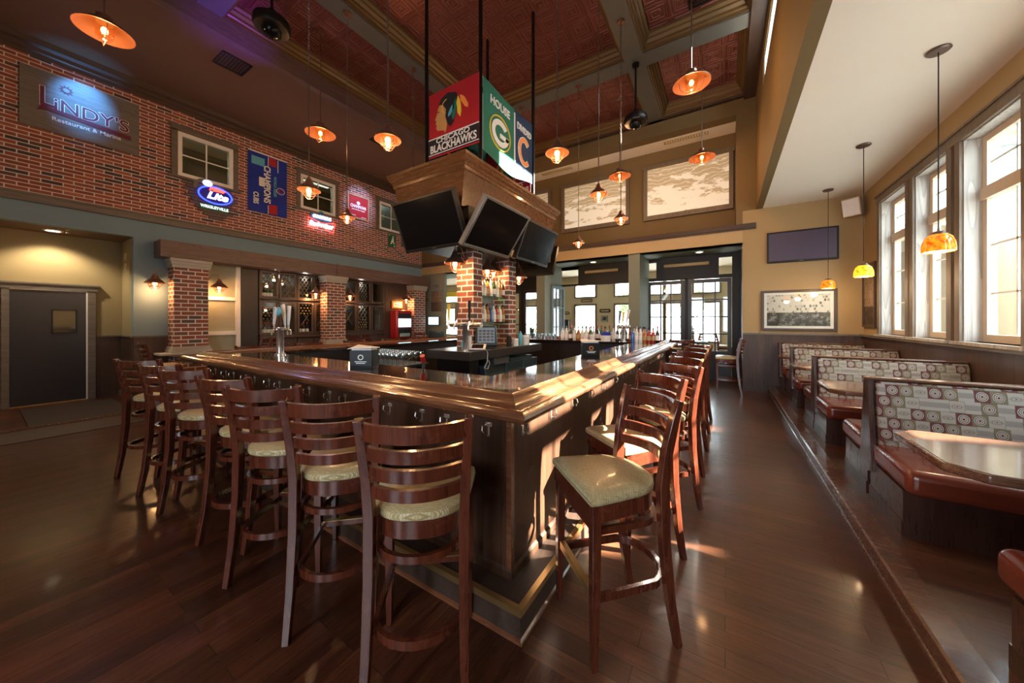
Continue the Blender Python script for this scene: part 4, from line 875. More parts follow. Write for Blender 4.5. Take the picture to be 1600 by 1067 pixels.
# ---------------------------------------------------------------- flags
def shape(mb, pts, o, xd, ud, d=.0): # flat polygon with small thickness centred on plane
    xd = Vector(xd); ud = Vector(ud); nd = xd.cross(ud); o = Vector(o)
    X = Matrix(((xd.x, ud.x, nd.x, o.x), (xd.y, ud.y, nd.y, o.y), (xd.z, ud.z, nd.z, o.z), (0, 0, 0, 1)))
    return mb.prism(pts, -d, d, X)
def ell(cx, cy, a, b, n=24, a0=0, a1=2*PI): return [(cx+a*math.cos(a0+(a1-a0)*k/n), cy+b*math.sin(a0+(a1-a0)*k/n)) for k in range(n if a1-a0 > 6.2 else n+1)]
def arcband(mb, cx, cy, ra, rb, wa, a0, a1, o, xd, ud, d, n=20):
    P = [(a0+(a1-a0)*k/n) for k in range(n+1)]
    for p, q in zip(P, P[1:]):
        shape(mb, [(cx+(ra)*math.cos(p), cy+(rb)*math.sin(p)), (cx+ra*math.cos(q), cy+rb*math.sin(q)), (cx+(ra-wa)*math.cos(q), cy+(rb-wa)*math.sin(q)), (cx+(ra-wa)*math.cos(p), cy+(rb-wa)*math.sin(p))], o, xd, ud, d)
    return mb
def cloth(o, xd, ud, pts_top, W, H, mat, name, parent, x0=0, x1=1, th=.004, sag=None, amp=.018):
    """rectangular cloth hanging between x0..x1 of width W, height H (down from o); gentle folds"""
    xd = Vector(xd); ud = Vector(ud); nd = xd.cross(ud); o = Vector(o); nx, nz = 20, 14; vs = []; fs = []
    for s in (0, 1):
        for j in range(nz+1):
            for i in range(nx+1):
                u = x0+(x1-x0)*i/nx; v = j/nz
                off = amp*math.sin(u*11+v*2)*v*(1-.5*v)
                sg = (sag(u)*(.35+.65*v) if sag else 0)
                vs.append(o+xd*u*W-ud*(v*H+sg)+nd*(off*0+(-th if s else 0)-.004))
    A = (nx+1)*(nz+1)
    for s in (0, 1):
        for j in range(nz):
            for i in range(nx): k = s*A+j*(nx+1)+i; fs.append((k, k+1, k+nx+2, k+nx+1))
    bd = [i for i in range(nx+1)]+[j*(nx+1)+nx for j in range(1, nz+1)]+[nz*(nx+1)+i for i in range(nx-1, -1, -1)]+[j*(nx+1) for j in range(nz-1, 0, -1)]
    for a, b in zip(bd, bd[1:]+bd[:1]): fs.append((a, b, A+b, A+a))
    return MB().add(vs, fs).build(name, mat, parent, smooth=True)
def red_flag(o, xd, label):          # o = top-left corner, 0.9 wide, 0.92 tall
    ud = (0, 0, 1); t = thing('sports_flag', label, 'flag', o, 0, 'flags hung above the bulkhead'); W, H = .92, .93
    cloth(o, xd, ud, None, W, H, M['red_cloth'], 'cloth', t)
    d = .009; P = lambda *p: [(x, y-H) for x, y in p]
    shape(MB(), P((0, .02), (W, .02), (W, .26), (0, .26)), o, xd, ud, d-.003).build('black_band', M['black_cloth'], t)
    shape(shape(MB(), P((0, .255), (W, .255), (W, .27), (0, .27)), o, xd, ud, d), P((0, .03), (W, .03), (W, .042), (0, .042)), o, xd, ud, d).build('white_stripe', M['white_cloth'], t)
    xv = Vector(xd); c = Vector(o)
    text('CHICAGO', .10, M['white_cloth'], t, c+xv*W*.5+Vector((0, 0, -H+.215)), xd, ud, 'lettering', d+.001, .002, 1.35)
    text('BLACKHAWKS', .15, M['white_cloth'], t, c+xv*W*.5+Vector((0, 0, -H+.11)), xd, ud, 'lettering', d+.001, .004, .86)
    # head in profile facing left, with braid and feathers
    head = P((.30, .34), (.22, .36), (.17, .37), (.15, .41), (.17, .44), (.14, .46), (.16, .50), (.13, .53), (.17, .60), (.19, .67), (.23, .73), (.33, .76), (.40, .70), (.38, .55), (.36, .42), (.34, .32), (.32, .30))
    shape(MB(), head, o, xd, ud, d).build('emblem_face', M['skin_print'], t)
    hair = P((.20, .72), (.26, .80), (.38, .84), (.52, .80), (.56, .70), (.48, .68), (.44, .60), (.46, .50), (.48, .42), (.42, .36), (.37, .40), (.33, .52), (.34, .62), (.28, .70))
    shape(MB(), hair, o, xd, ud, d+.001).build('emblem_hair', M['black_cloth'], t)
    def feather(x, y, a, l, w_):
        ca, sa = math.cos(a), math.sin(a); q = [(0, 0), (l*.3, w_), (l*.8, w_*.9), (l, 0), (l*.8, -w_*.9), (l*.3, -w_)]
        return [(x+u*ca-v*sa, y-H+u*sa+v*ca) for u, v in q]
    for (x, y, a, l, w_, m) in ((.52, .72, -1.75, .30, .035, 'green_cloth'), (.56, .74, -1.45, .30, .035, 'yellow_print'), (.60, .74, -1.0, .26, .035, 'orange_print'), (.50, .66, -2.2, .20, .03, 'cyan_print')):
        shape(MB(), feather(x, y, a, l, w_), o, xd, ud, d+.0015).build('emblem_feather', M[m], t)
    shape(MB(), ell(.20, -H+.62, .022, .008, 10), o, xd, ud, d+.001).build('emblem_eye', M['black_cloth'], t)
    arcband(MB(), .36, -H+.66, .10, .10, .012, 1.6, 4.2, o, xd, ud, d+.002).build('emblem_line', M['yellow_print'], t)
def split_flag(o, xd, label):        # 1.46 wide, 1.0 tall
    ud = (0, 0, 1); t = thing('sports_flag', label, 'flag', o, 0, 'flags hung above the bulkhead'); W, H = 1.44, 1.0; d = .008
    sg = lambda u: .10*math.sin(u*PI)**2
    cloth(o, xd, ud, None, W, H, M['green_cloth'], 'green_half', t, 0, .58, sag=sg); cloth(o, xd, ud, None, W, H, M['navy'], 'navy_half', t, .58, 1, sag=sg)
    shape(shape(MB(), [(0, 0), (.02, 0), (.02, -H), (0, -H)], o, xd, ud, d), [(W*.575, -.09), (W*.59, -.09), (W*.59, -H-.09), (W*.575, -H-.09)], o, xd, ud, d).build('white_edge', M['white_cloth'], t)
    xv = Vector(xd); c = Vector(o)
    text('HOUSE', .16, M['white_cloth'], t, c+xv*W*.31+Vector((0, 0, -.22)), xd, ud, 'lettering', d, .0025, .98)
    text('DIVIDED', .14, M['white_cloth'], t, c+xv*W*.79+Vector((0, 0, -.24)), xd, ud, 'lettering', d, .0025, .84)
    cx, cy = W*.31, -.60
    arcband(MB(), cx, cy, .27, .245, .016, 0, 2*PI, o, xd, ud, d+.001, 36).build('oval_outline', M['yellow_print'], t)
    g = arcband(MB(), cx, cy, .215, .19, .075, .65, 2*PI-.05, o, xd, ud, d+.001, 28); shape(g, [(cx-.01, cy-.0), (cx+.215, cy-.0), (cx+.215, cy-.06), (cx-.01, cy-.06)], o, xd, ud, d+.001)
    g.build('emblem_letter', M['white_cloth'], t)
    cx = W*.79
    arcband(MB(), cx, cy+.02, .195, .235, .082, .75, 2*PI-.75, o, xd, ud, d, 28).build('emblem_outline', M['white_cloth'], t)
    arcband(MB(), cx, cy+.02, .185, .222, .062, .78, 2*PI-.78, o, xd, ud, d+.001, 28).build('emblem_letter', M['orange_print'], t)
    shape(MB(), [(cx-.20, cy+.02), (cx-.165, cy+.045), (cx-.165, cy-.005)], o, xd, ud, d+.001).build('emblem_point', M['white_cloth'], t)
red_flag((-3.67, 3.55, 4.84), (1, 0, 0), 'red flag with feathered head emblem hung on the left above the bulkhead')
split_flag((-2.76, 3.62, 4.86), (0, 1, 0), 'half green half navy flag hung above the aisle side of the bulkhead')
red_flag((-2.82, 5.08, 4.62), (-1, 0, 0), 'rear red flag seen from behind below the navy half flag')
split_flag((-3.75, 5.06, 4.70), (0, -1, 0), 'rear green and navy flag seen from behind between two poles')

# ---------------------------------------------------------------- brick wall: windows, signs, flag (reading direction +Y, facing +X)
YV, ZV = (0, 1, 0), (0, 0, 1)
for i, (a, b) in enumerate(WB):
    z0, z1 = WBZ; t = thing('window_%d' % (60+i), None, None, (XB, (a+b)/2, z0), kind='structure')
    f = MB(); X0, X1 = XB-.1, XB+.03
    for p in ((a, a+.07, z0, z1), (b-.07, b, z0, z1), (a+.07, b-.07, z0, z0+.08), (a+.07, b-.07, z1-.08, z1)): f.box(X0, X1, *p)
    ym, zm = (a+b)/2, (z0+z1)/2; f.box(XB-.02, XB, ym-.012, ym+.012, z0+.08, z1-.08).box(XB-.02, XB, a+.07, b-.07, zm-.012, zm+.012)
    f.build('window_frame', M['white'], t)
    g = MB(); g.box(XB-.0, XB+.035, a-.10, a, z0-.02, z1+.02).box(XB, XB+.035, b, b+.10, z0-.02, z1+.02).box(XB, XB+.035, a-.10, b+.10, z1, z1+.10).box(XB, XB+.05, a-.14, b+.14, z1+.10, z1+.13).box(XB, XB+.06, a-.14, b+.14, z0-.05, z0)
    g.build('casing', M['trim_gray'], t); MB().box(XB-.014, XB-.008, a+.07, b-.07, z0+.08, z1-.08).build('pane', M['dark_pane'], t)
# room behind the upper windows
struct(MB().box(XB-3.1, XB-3, 0, YB, 3.6, 6.5).build('wall_upper_room', M['olive'])); struct(MB().box(XB-3, XB-.16, 0, YB, 3.55, 3.62).box(XB-3, XB-.16, 0, YB, 6.4, 6.5).build('floor_upper_room', M['offwhite']))
tag(MB().box(XB-1.3, XB-1.1, 4.2, 6.2, 5.9, 5.98).build('tube_light', M['tube_light']), 'long fluorescent light seen through the middle upper window', 'ceiling light')
lamp('POINT', (XB-1.2, 5.2, 5.7), 30, (1, .95, .8), .2); lamp('POINT', (XB-1.4, 2.6, 5.6), 14, (1, .85, .6), .2)
t = thing('wood_sign', 'wide gray wooden restaurant sign with maroon lettering at the upper left', 'sign', (XB, 1.06, 4.77))
MB().box(XB, XB+.035, .39, 1.73, 4.79, 5.79).build('board', wood('sign_board_gray', (.10, .09, .085), (.22, .205, .19), 1, 1, .5, True), t, bevel=.004)
xf = XB+.036
MB().prism([(.56, 5.10), (.66, 5.13), (1.62, 5.04), (1.62, 5.12), (1.0, 5.17), (.60, 5.20)], xf-.001, xf+.008, Matrix(((0, 0, 1, 0), (1, 0, 0, 0), (0, 1, 0, 0), (0, 0, 0, 1)))).build('underline', M['maroon'], t)
bend = lambda x: -.06*(x)
for s_, m_, o_, e_ in (('L', 'white_cloth', .012, .004), ('L', 'maroon', .004, .008)): text(s_, .46, M[m_], t, (xf, .66, 5.34), YV, ZV, 'letter_outline' if m_ != 'maroon' else 'lettering', e_, o_, .85)
for s_, m_, o_, e_ in (("iNDY'S", 'white_cloth', .010, .003), ("iNDY'S", 'maroon', .002, .007)): text(s_, .30, M[m_], t, (xf, 1.16, 5.27), YV, ZV, 'letter_outline' if m_ != 'maroon' else 'lettering', e_, o_, .98, bend=lambda x: .0)
text('Restaurant & Marina', .095, M['white_cloth'], t, (xf, 1.1, 5.02), YV, ZV, 'tagline', .006, .001, 1.0)
sunm = MB()
for k in range(10): a = 2*PI*k/10; shape(sunm, [(.86+.085*math.cos(a), 5.58+.085*math.sin(a)), (.86+.05*math.cos(a+.3), 5.58+.05*math.sin(a+.3)), (.86+.05*math.cos(a-.3), 5.58+.05*math.sin(a-.3))], (xf, 0, 0), YV, ZV, .006)
arcband(sunm, .86, 5.58, .055, .055, .018, 0, 2*PI, (xf, 0, 0), YV, ZV, .006); sunm.build('sun_emblem', M['maroon'], t)
# blue flag hung sideways: text runs downwards
t = thing('sports_flag', 'royal blue championship flag hung sideways on the brick wall', 'flag', (XB, 3.96, 4.22)); o = (XB+.03, 3.53, 5.72); W, H = .86, 1.48
cloth(o, YV, ZV, None, W, H, M['blue_cloth'], 'cloth', t, amp=.01); DN = (0, 0, -1)
MB().box(XB+.02, XB+.035, 3.53, 4.39, 5.70, 5.725).build('hem', M['white_cloth'], t)
xf = XB+.032
text('CHAMPIONS', .20, M['white_cloth'], t, (xf, 3.93, 4.98), DN, YV, 'lettering', .004, .006, .82); text('WORLD SERIES', .09, M['cyan_print'], t, (xf, 4.11, 4.98), DN, YV, 'lettering', .004, .002, .85)
text('CUBS', .15, M['white_cloth'], t, (xf, 3.69, 4.58), DN, YV, 'lettering', .004, .005, .8)
arcband(MB(), 4.24, 4.90, .095, .085, .010, 0, 2*PI, (xf, 0, 0), YV, ZV, .004).build('emblem_ring', M['white_cloth'], t); arcband(MB(), 4.24, 4.90, .06, .055, .022, .6, 5.7, (xf, 0, 0), YV, ZV, .005).build('emblem_letter', M['red_cloth'], t)
shape(shape(MB(), [(3.98, 5.68), (4.14, 5.68), (4.14, 5.48), (3.98, 5.48)], (xf, 0, 0), YV, ZV, .002), [(3.98, 4.26), (4.16, 4.26), (4.16, 4.50), (3.98, 4.50)], (xf, 0, 0), YV, ZV, .002).build('red_patch', M['red_cloth'], t)
shape(shape(shape(MB(), [(3.95, 5.68), (3.965, 5.68), (3.965, 5.45), (3.95, 5.45)], (xf, 0, 0), YV, ZV, .003), [(4.17, 5.68), (4.185, 5.68), (4.185, 5.36), (4.17, 5.36)], (xf, 0, 0), YV, ZV, .003), [(3.95, 4.25), (3.965, 4.25), (3.965, 4.46), (3.95, 4.46)], (xf, 0, 0), YV, ZV, .003).build('white_line', M['white_cloth'], t)
shape(MB(), [(3.60, 5.60), (3.88, 5.60), (3.88, 5.40), (3.60, 5.40)], (xf, 0, 0), YV, ZV, .002).build('light_blue_patch', M['cyan_print'], t)
shape(MB(), [(3.76, 5.12), (3.88, 5.12), (3.88, 4.90), (3.76, 4.90)], (xf, 0, 0), YV, ZV, .003).build('emblem_badge', M['white_cloth'], t)
# neon beer sign with broken-brick back board
t = thing('neon_sign', 'blue oval beer neon sign with green street plate below the leftmost brick window', 'neon sign', (XB, 2.85, 3.8))
brk = MB(); rr = random.Random(3)
for k, (a, b) in enumerate([(2.35, 3.2), (2.42, 3.28), (2.38, 3.22), (2.46, 3.30), (2.40, 3.26), (2.50, 3.22), (2.47, 3.30), (2.56, 3.15), (2.62, 3.24), (2.70, 3.12), (2.80, 3.06)]):
    z = 4.56-.066*k; brk.box(XB+.001, XB+.04+.006*(k % 2), a, b, z-.06, z)
brk.build('broken_brick_board', plain('purple_gray_brick', (.12, .09, .10), .6, sc=20, var=.5), t, bevel=.006)
MB().prism(ell(2.90, 4.37, .31, .20, 28), XB+.05, XB+.07, Matrix(((0, 0, 1, 0), (1, 0, 0, 0), (0, 1, 0, 0), (0, 0, 0, 1)))).build('oval_panel', plain('deep_blue_panel', (.01, .01, .25), .3), t)
arcband(MB(), 2.90, 4.37, .31, .20, .03, 0, 2*PI, (XB+.075, 0, 0), YV, ZV, .008, 30).build('neon_oval', M['neon_blue'], t)
text('Lite', .21, M['neon_white'], t, (XB+.075, 2.93, 4.35), YV, ZV, 'neon_lettering', .006, .006, 1.15, shear=.3); text('Miller', .11, M['neon_red'], t, (XB+.075, 2.93, 4.50), YV, ZV, 'neon_lettering', .006, .008, 1.1, shear=.3)
MB().box(XB+.05, XB+.06, 2.64, 3.14, 4.03, 4.15).build('green_plate', plain('green_sign_plate', (.0, .16, .09), .4), t); text('WRIGLEYVILLE', .085, M['soft_white'], t, (XB+.062, 2.89, 4.09), YV, ZV, 'plate_lettering', .004, .002, .88)
MB().ball((XB+.08, 2.76, 4.60), .09, 12, (.5, 1, .8)).build('lit_moon', emit('pale_violet_glow', (.62, .55, 1), 1.2), t, smooth=True)
arcband(MB(), 2.72, 4.48, .20, .20, .07, 1.3, 3.4, (XB+.06, 0, 0), YV, ZV, .01).build('gray_tail', M['silver'], t)
t = thing('neon_sign', 'red and white bow tie neon beer sign below the middle brick window', 'neon sign', (XB, 5.3, 4.1)); xf = XB+.06
bow = [(4.92, 4.42), (5.28, 4.33), (5.68, 4.40), (5.62, 4.12), (5.28, 4.22), (4.90, 4.16)]
MB().tube([(xf, y, z) for y, z in bow], .012, 6, closed=True).build('neon_bow', M['neon_red'], t); text('Budweiser', .15, M['neon_white'], t, (xf, 5.28, 4.28), YV, ZV, 'neon_lettering', .005, .006, 1.05, shear=.2)
text('CHAMPIONS', .11, M['neon_white'], t, (xf, 5.30, 4.49), YV, ZV, 'neon_lettering', .005, .004, .82); MB().prism(ell(5.27, 4.62, .07, .055, 16), XB+.04, XB+.06, Matrix(((0, 0, 1, 0), (1, 0, 0, 0), (0, 1, 0, 0), (0, 0, 0, 1)))).build('round_emblem', M['cyan_print'], t)
MB().box(XB+.01, XB+.03, 4.98, 5.58, 4.26, 4.58).build('back_panel', plain('clear_blue_panel', (.05, .09, .2), .2), t)
t = thing('framed_sign', 'framed red banner with white lettering on the brick wall', 'framed picture', (XB, 6.45, 4.78)); f = MB()
for p in ((6.08, 6.12, 4.76, 5.48), (6.78, 6.82, 4.76, 5.48), (6.12, 6.78, 5.45, 5.49), (6.12, 6.78, 4.75, 4.79)): f.box(XB, XB+.04, *p)
f.build('frame', M['band'], t); MB().box(XB+.005, XB+.02, 6.12, 6.78, 4.79, 5.45).build('red_banner', M['red_cloth'], t)
text('CHAMPIONS', .12, M['white_cloth'], t, (XB+.022, 6.45, 5.13), YV, ZV, 'lettering', .003, .008, .78); text('2016 WORLD SERIES', .05, M['white_cloth'], t, (XB+.022, 6.45, 5.03), YV, ZV, 'lettering', .003, .002, 1)
MB().prism(ell(6.45, 5.25, .06, .055, 16), XB+.015, XB+.024, Matrix(((0, 0, 1, 0), (1, 0, 0, 0), (0, 1, 0, 0), (0, 0, 0, 1)))).build('round_emblem', M['white_cloth'], t)
MB().box(XB+.02, XB+.023, 6.18, 6.36, 4.84, 4.86).box(XB+.02, XB+.023, 6.55, 6.72, 4.82, 4.835).build('small_print', M['white_cloth'], t)
t = thing('green_sign', 'small green tin sign with white figure beside the rightmost brick window', 'sign', (XB, 7.73, 4.1))
MB().box(XB, XB+.015, 7.57, 7.89, 4.09, 4.55).build('plate', plain('dark_green_plate', (.01, .10, .04), .4), t, bevel=.003)
fg = MB(); [shape(fg, p, (XB+.016, 0, 0), YV, ZV, .003) for p in ([(7.66, 4.2), (7.70, 4.32), (7.74, 4.42), (7.79, 4.42), (7.80, 4.30), (7.84, 4.2), (7.78, 4.24), (7.74, 4.28), (7.70, 4.2)], ell(7.77, 4.46, .03, .03, 10), ell(7.62, 4.50, .02, .02, 8), ell(7.83, 4.15, .025, .025, 8))]; fg.build('figure', M['white_cloth'], t)
text('LUCKY', .06, M['white_cloth'], t, (XB+.016, 7.76, 4.51), YV, ZV, 'lettering', .003, .002) if False else None

# ---------------------------------------------------------------- brick pillars along the left wall, wooden beam, cabinets
t = thing('header_beam', 'long purple brown wooden beam over the brick wall pillars', 'beam', (-9.57, 5.5, 2.82))
MB().box(XB+.003, -9.35, 1.94, 9.08, 2.82, 3.15).build('beam_board', M['beam_wood'], t, bevel=.004); MB().box(-9.352, -9.335, 5.5, 5.56, 2.82, 3.16).build('joint_strip', M['beam_wood'], t)
for i, y0 in enumerate([2.14, 5.25, 8.38]):
    y1 = y0+.54; X1 = -9.40; t = thing('brick_wall_pillar', ['nearest brick pillar with stone cap against the left wall', 'middle brick pillar between the wine cabinets', 'farthest brick pillar beside the red jukebox'][i], 'pillar', (-9.6, (y0+y1)/2, 0), group='brick pillars along the left wall')
    XA = XB+.045
    MB().box(XA, X1, y0, y1, 0, 2.66).build('shaft', M['pillar_brick'], t)
    MB().box(XA, X1+.03, y0-.03, y1+.03, 2.63, 2.69).box(XA, X1+.045, y0-.045, y1+.045, 2.69, 2.75).box(XA, X1+.06, y0-.06, y1+.06, 2.75, 2.815).build('stone_cap', M['stone'], t, bevel=.006)
    MB().box(XA, X1+.03, y0-.03, y1+.03, .96, 1.02).box(XA, X1+.05, y0-.05, y1+.05, .90, .96).box(XA+.03, X1+.15, y0-(.22 if i == 0 else .06), y1+.06, .86, .90).build('stone_ledge', M['stone'], t, bevel=.005)
t = thing('window_70', None, None, (XB, 3.04, .35), kind='structure'); f = MB()
for p in ((2.72, 2.76, .35, 2.85), (3.30, 3.38, .35, 2.85), (2.76, 3.30, 2.02, 2.10), (2.76, 3.30, 1.22, 1.31), (2.76, 3.30, .35, .45)): f.box(XB-.08, XB+.03, *p)
f.build('window_frame', M['white'], t); MB().box(XB-.05, XB-.04, 2.72, 3.36, .4, 2.85).build('pane', M['frost'], t)
struct(MB().box(XB-.5, XB+.02, 3.40, 3.74, 0, 2.9).build('wall_cabinet_side', M['black_wood']))
struct(MB().box(XB-.52, XB-.5, 3.3, 9.1, 0, 3).box(XB-.5, XB-.15, 3.42, 9.1, 2.95, 3.0).build('wall_cabinet_back', M['black_wood']))
def cabinet(y0, cols, cw, label, idx):
    t = thing('wine_cabinet', label, 'cabinet', (XB-.2, y0+cols*cw/2, 0), group='wine cabinets in the left wall'); y1 = y0+cols*cw; X1 = XB+.04
    b = MB(); b.box(XB-.48, X1-.03, y0, y0+.03, .2, 2.81).box(XB-.48, X1-.03, y1-.03, y1, .2, 2.81).box(XB-.48, X1-.03, y0, y1, 2.10, 2.13).box(XB-.48, X1-.03, y0, y1, 1.15, 1.20).box(XB-.48, X1-.03, y0, y1, 0, .2).box(XB-.48, X1-.03, y0, y1, 2.78, 2.81)
    b.build('carcass', M['cabinet'], t); MB().box(XB-.1, X1+.06, y0-.01, min(y1, 5.24) if idx == 0 else y1, 1.10, 1.15).build('ledge', M['cabinet'], t, bevel=.006)
    for c in range(cols):
        ya, yb = y0+c*cw, y0+(c+1)*cw
        for r, (z0, z1) in enumerate(((1.20, 2.06), (2.12, 2.81))):
            dd = MB(); s_ = .062
            dd.box(X1-.03, X1, ya+.008, ya+s_, z0, z1).box(X1-.03, X1, yb-s_, yb-.008, z0, z1).box(X1-.03, X1, ya+s_, yb-s_, z1-.05, z1).box(X1-.03, X1, ya+s_, yb-s_, z0, z0+.05)
            d_ = dd.build('door', M['cabinet'], t); MB().box(X1-.018, X1-.014, ya+s_, yb-s_, z0+.05, z1-.05).build('pane', M['pane'], d_)
            kz = z0+.06 if r else z1-.06
            if not (idx == 0 and c == 3): MB().ball((X1+.012, (yb-.03) if c % 2 == 0 else (ya+.03), kz), .013, 8).build('knob', M['chrome'], d_)
            lat = MB(); wi, hi = yb-ya-2*s_, z1-z0-.1
            if (c, r) in LAT[idx]:
                k_ = LAT[idx][(c, r)]
                for q in range(-6, 8):
                    st = hi/k_
                    for sg in (1, -1):
                        P = []
                        for u in (0, 1):
                            P.append((u*wi, (q*st+u*wi*1.5*sg)))
                        (u0, v0), (u1, v1) = P
                        def clip(u0, v0, u1, v1):
                            tt = [0, 1]
                            for lim, s2 in ((0, 1), (hi, -1)):
                                a, b2 = s2*(v0-lim), s2*(v1-lim)
                                if a < 0 and b2 < 0: return None
                                if a < 0: tt[0] = max(tt[0], a/(a-b2))
                                elif b2 < 0: tt[1] = min(tt[1], a/(a-b2))
                            return tt if tt[1]-tt[0] > .05 else None
                        tt = clip(u0, v0, u1, v1)
                        if tt:
                            p, e = [(XB-.12, ya+s_+u0+(u1-u0)*x, z0+.05+v0+(v1-v0)*x) for x in tt]; lat.rect([p, e], .012, .03, (1, 0, 0))
                if lat.v: lat.build('lattice', M['trim_gray'], t)
        dd = MB().box(X1-.02, X1, ya+.01, yb-.01, .62, 1.08).box(X1-.02, X1, ya+.01, yb-.01, .22, .60); d_ = dd.build('drawer', M['cabinet'], t, bevel=.004)
        if not (idx == 0 and c == 3): MB().ball((X1+.012, (ya+yb)/2, .95), .013, 8).build('knob', M['chrome'], d_)
LAT = [{(0, 1): 4, (1, 1): 3, (2, 1): 4, (0, 0): 1, (2, 0): 1, (3, 0): 1}, {(1, 1): 4, (0, 0): 1, (1, 0): 4}]
cabinet(3.76, 4, .44, 'walnut wine cabinet with lattice racks between the nearest and middle wall pillars', 0); cabinet(5.88, 3, .51, 'walnut wine cabinet between the middle wall pillar and the jukebox', 1)
for y_, z_ in ((4.2, 2.7), (4.9, 2.7), (6.6, 2.7), (4.4, 2.0), (6.6, 2.0)): lamp('POINT', (XB-.06, y_, z_), 1.6, (1, .93, .82), .05)  # added fill lights to brighten the cabinet insides, no fixtures there
# ---------------------------------------------------------------- bottles, glasses and bar equipment
def bottle_proto(kind, h=.30, r=.038, lab='paper', cap='black'):
    t = thing('bottle', 'x', 'bottle')
    MB().lathe([(0, 0), (r*.95, 0), (r, .01), (r, h*.52), (r*.8, h*.62), (r*.36, h*.72), (r*.33, h*.93), (0, h*.93)], n=12).build('glass_body', M['bot_'+kind], t, world=False, smooth=True)
    if lab: MB().lathe([(r*1.02, h*.14), (r*1.02, h*.42)], n=12).build('paper_label', M[lab], t, world=False, smooth=True)
    MB().lathe([(r*.40, h*.86), (r*.40, h), (0, h)], n=8).build('cap', M[cap], t, world=False, smooth=True)
    return t
BP = {'clear': bottle_proto('clear', .30, .038, 'paper', 'silver'), 'amber': bottle_proto('amber', .29, .040, 'band', 'black'), 'green': bottle_proto('green', .31, .036, 'paper', 'red'), 'dark': bottle_proto('dark', .31, .037, 'paper', 'red'),
      'blue': bottle_proto('blue', .27, .036, None, 'silver'), 'red': bottle_proto('red', .28, .038, 'band', 'black')}
CW = {'clear': 'clear glass', 'amber': 'amber', 'green': 'green glass', 'dark': 'dark wine', 'blue': 'blue glass', 'red': 'red'}
def bottles(seq, pos, where, group):
    for k, (s_, p) in enumerate(zip(seq, pos)): place(BP[s_], 0, p, k*1.3, '%s bottle, %s' % (CW[s_], where % ORD[k+1]), group)
for z, lb in ((1.93, 'upper'), (1.52, 'lower')):
    tag(MB().box(-3.44, -3.16, 4.145, 4.885, z, z+.012).build('glass_shelf', M['shelf_glass']), '%s green edged glass shelf between the brick bar pillars' % lb, 'shelf', 'glass shelves between the bar pillars')
rnd = random.Random(5); kinds = ['clear', 'clear', 'amber', 'clear', 'green', 'clear', 'amber', 'dark', 'clear', 'amber', 'green', 'clear', 'red', 'clear', 'amber', 'dark']
for row, (z, lb) in enumerate(((1.942, 'upper'), (1.532, 'lower'))):
    pos = [(-3.22, 4.20+.088*k, z) for k in range(8)]; seq = kinds[:8] if row == 0 else ['dark', 'clear', 'amber', 'blue', 'clear', 'red', 'clear', 'amber']
    bottles(seq, pos, '%s from the near pillar, front of the '+lb+' glass shelf', 'bottles in the front row of the %s glass shelf' % lb)
    pos = [(-3.36, 4.24+.10*k, z) for k in range(6)]; bottles(kinds[3:9], pos, '%s from the near pillar, rear of the '+lb+' glass shelf', 'bottles in the back row of the %s glass shelf' % lb)
pos = [(-1.62-.0*k, 3.05+.11*k, .78) for k in range(13)]
tag(MB().box(-1.72, -1.52, 2.9, 4.5, .74, .78).build('speed_rail', M['cooler'], bevel=.003), 'steel bottle rail behind the aisle side of the bar', 'bottle rail')
bottles(['clear', 'green', 'red', 'clear', 'dark', 'clear', 'blue', 'amber', 'clear', 'clear', 'dark', 'green', 'amber'], pos, '%s from the near end in the steel rail behind the bar', 'bottles in the steel rail')
pos = [(-2.95+.09*k, 6.72, 1.14) for k in range(8)]; bottles(['clear', 'clear', 'dark', 'clear', 'amber', 'clear', 'clear', 'green'], pos, '%s from the left on the far bar top', 'bottles on the far bar top left of the far tap')
pos = [(-1.52+.075*k, 6.8, 1.14) for k in range(7)]; bottles(['blue', 'clear', 'clear', 'amber', 'red', 'red', 'dark'], pos, '%s from the left on the far bar top right of the tap', 'bottles on the far bar top right of the far tap')
# wine bottles in the cabinets
pos = [(XB-.05, 3.83+.075*k, 2.13) for k in range(4)]; bottles(['green', 'dark', 'green', 'green'], pos, '%s from left behind the first upper cabinet door', 'wine bottles in the upper cabinet')
pos = [(XB-.05, 3.83+.085*k, 1.20) for k in range(4)]; bottles(['dark']*4, pos, '%s from left, standing behind the first lower cabinet door', 'wine bottles in the lower cabinet')
pos = [(XB-.05, 4.74+.10*k, 1.20) for k in range(3)]; bottles(['dark']*3, pos, '%s from left, standing behind the third lower cabinet door', 'wine bottles behind the third lower door')
ends = thing('wine_end', 'x', 'bottle'); MB().lathe([(0, 0), (.013, 0), (.015, .03), (.017, .04), (.035, .08), (.037, .24), (0, .24)], n=10, M=Matrix.Rotation(-PI/2, 4, 'Y')).build('glass_body', M['bot_dark'], ends, world=False, smooth=True)
MB().lathe([(0, -.003), (.0165, -.003), (.0165, .03)], n=10, M=Matrix.Rotation(-PI/2, 4, 'Y')).build('foil_cap', M['band'], ends, world=False)
def lying(ya, z0, w_, h_, door, group):
    k = 0
    for r in range(4):
        for c in range(4-(r % 2)):
            k += 1; place(ends, 0, (XB-.02, ya+.05+.085*c+.042*(r % 2), z0+.05+.075*r), 0, 'racked wine bottle, %s door, %s row from bottom, %s from left' % (door, ORD[r+1], ORD[c+1]), group)
for o in (ends,): o.name = 'wine_bottle'
lying(3.83, 1.55, .3, .4, 'first lower', 'wine bottles racked behind the first lower door'); lying(4.72, 1.70, .3, .4, 'third lower', 'wine bottles racked behind the third lower door'); lying(6.46, 1.30, .3, .4, 'fifth lower', 'wine bottles racked behind the fifth lower door')
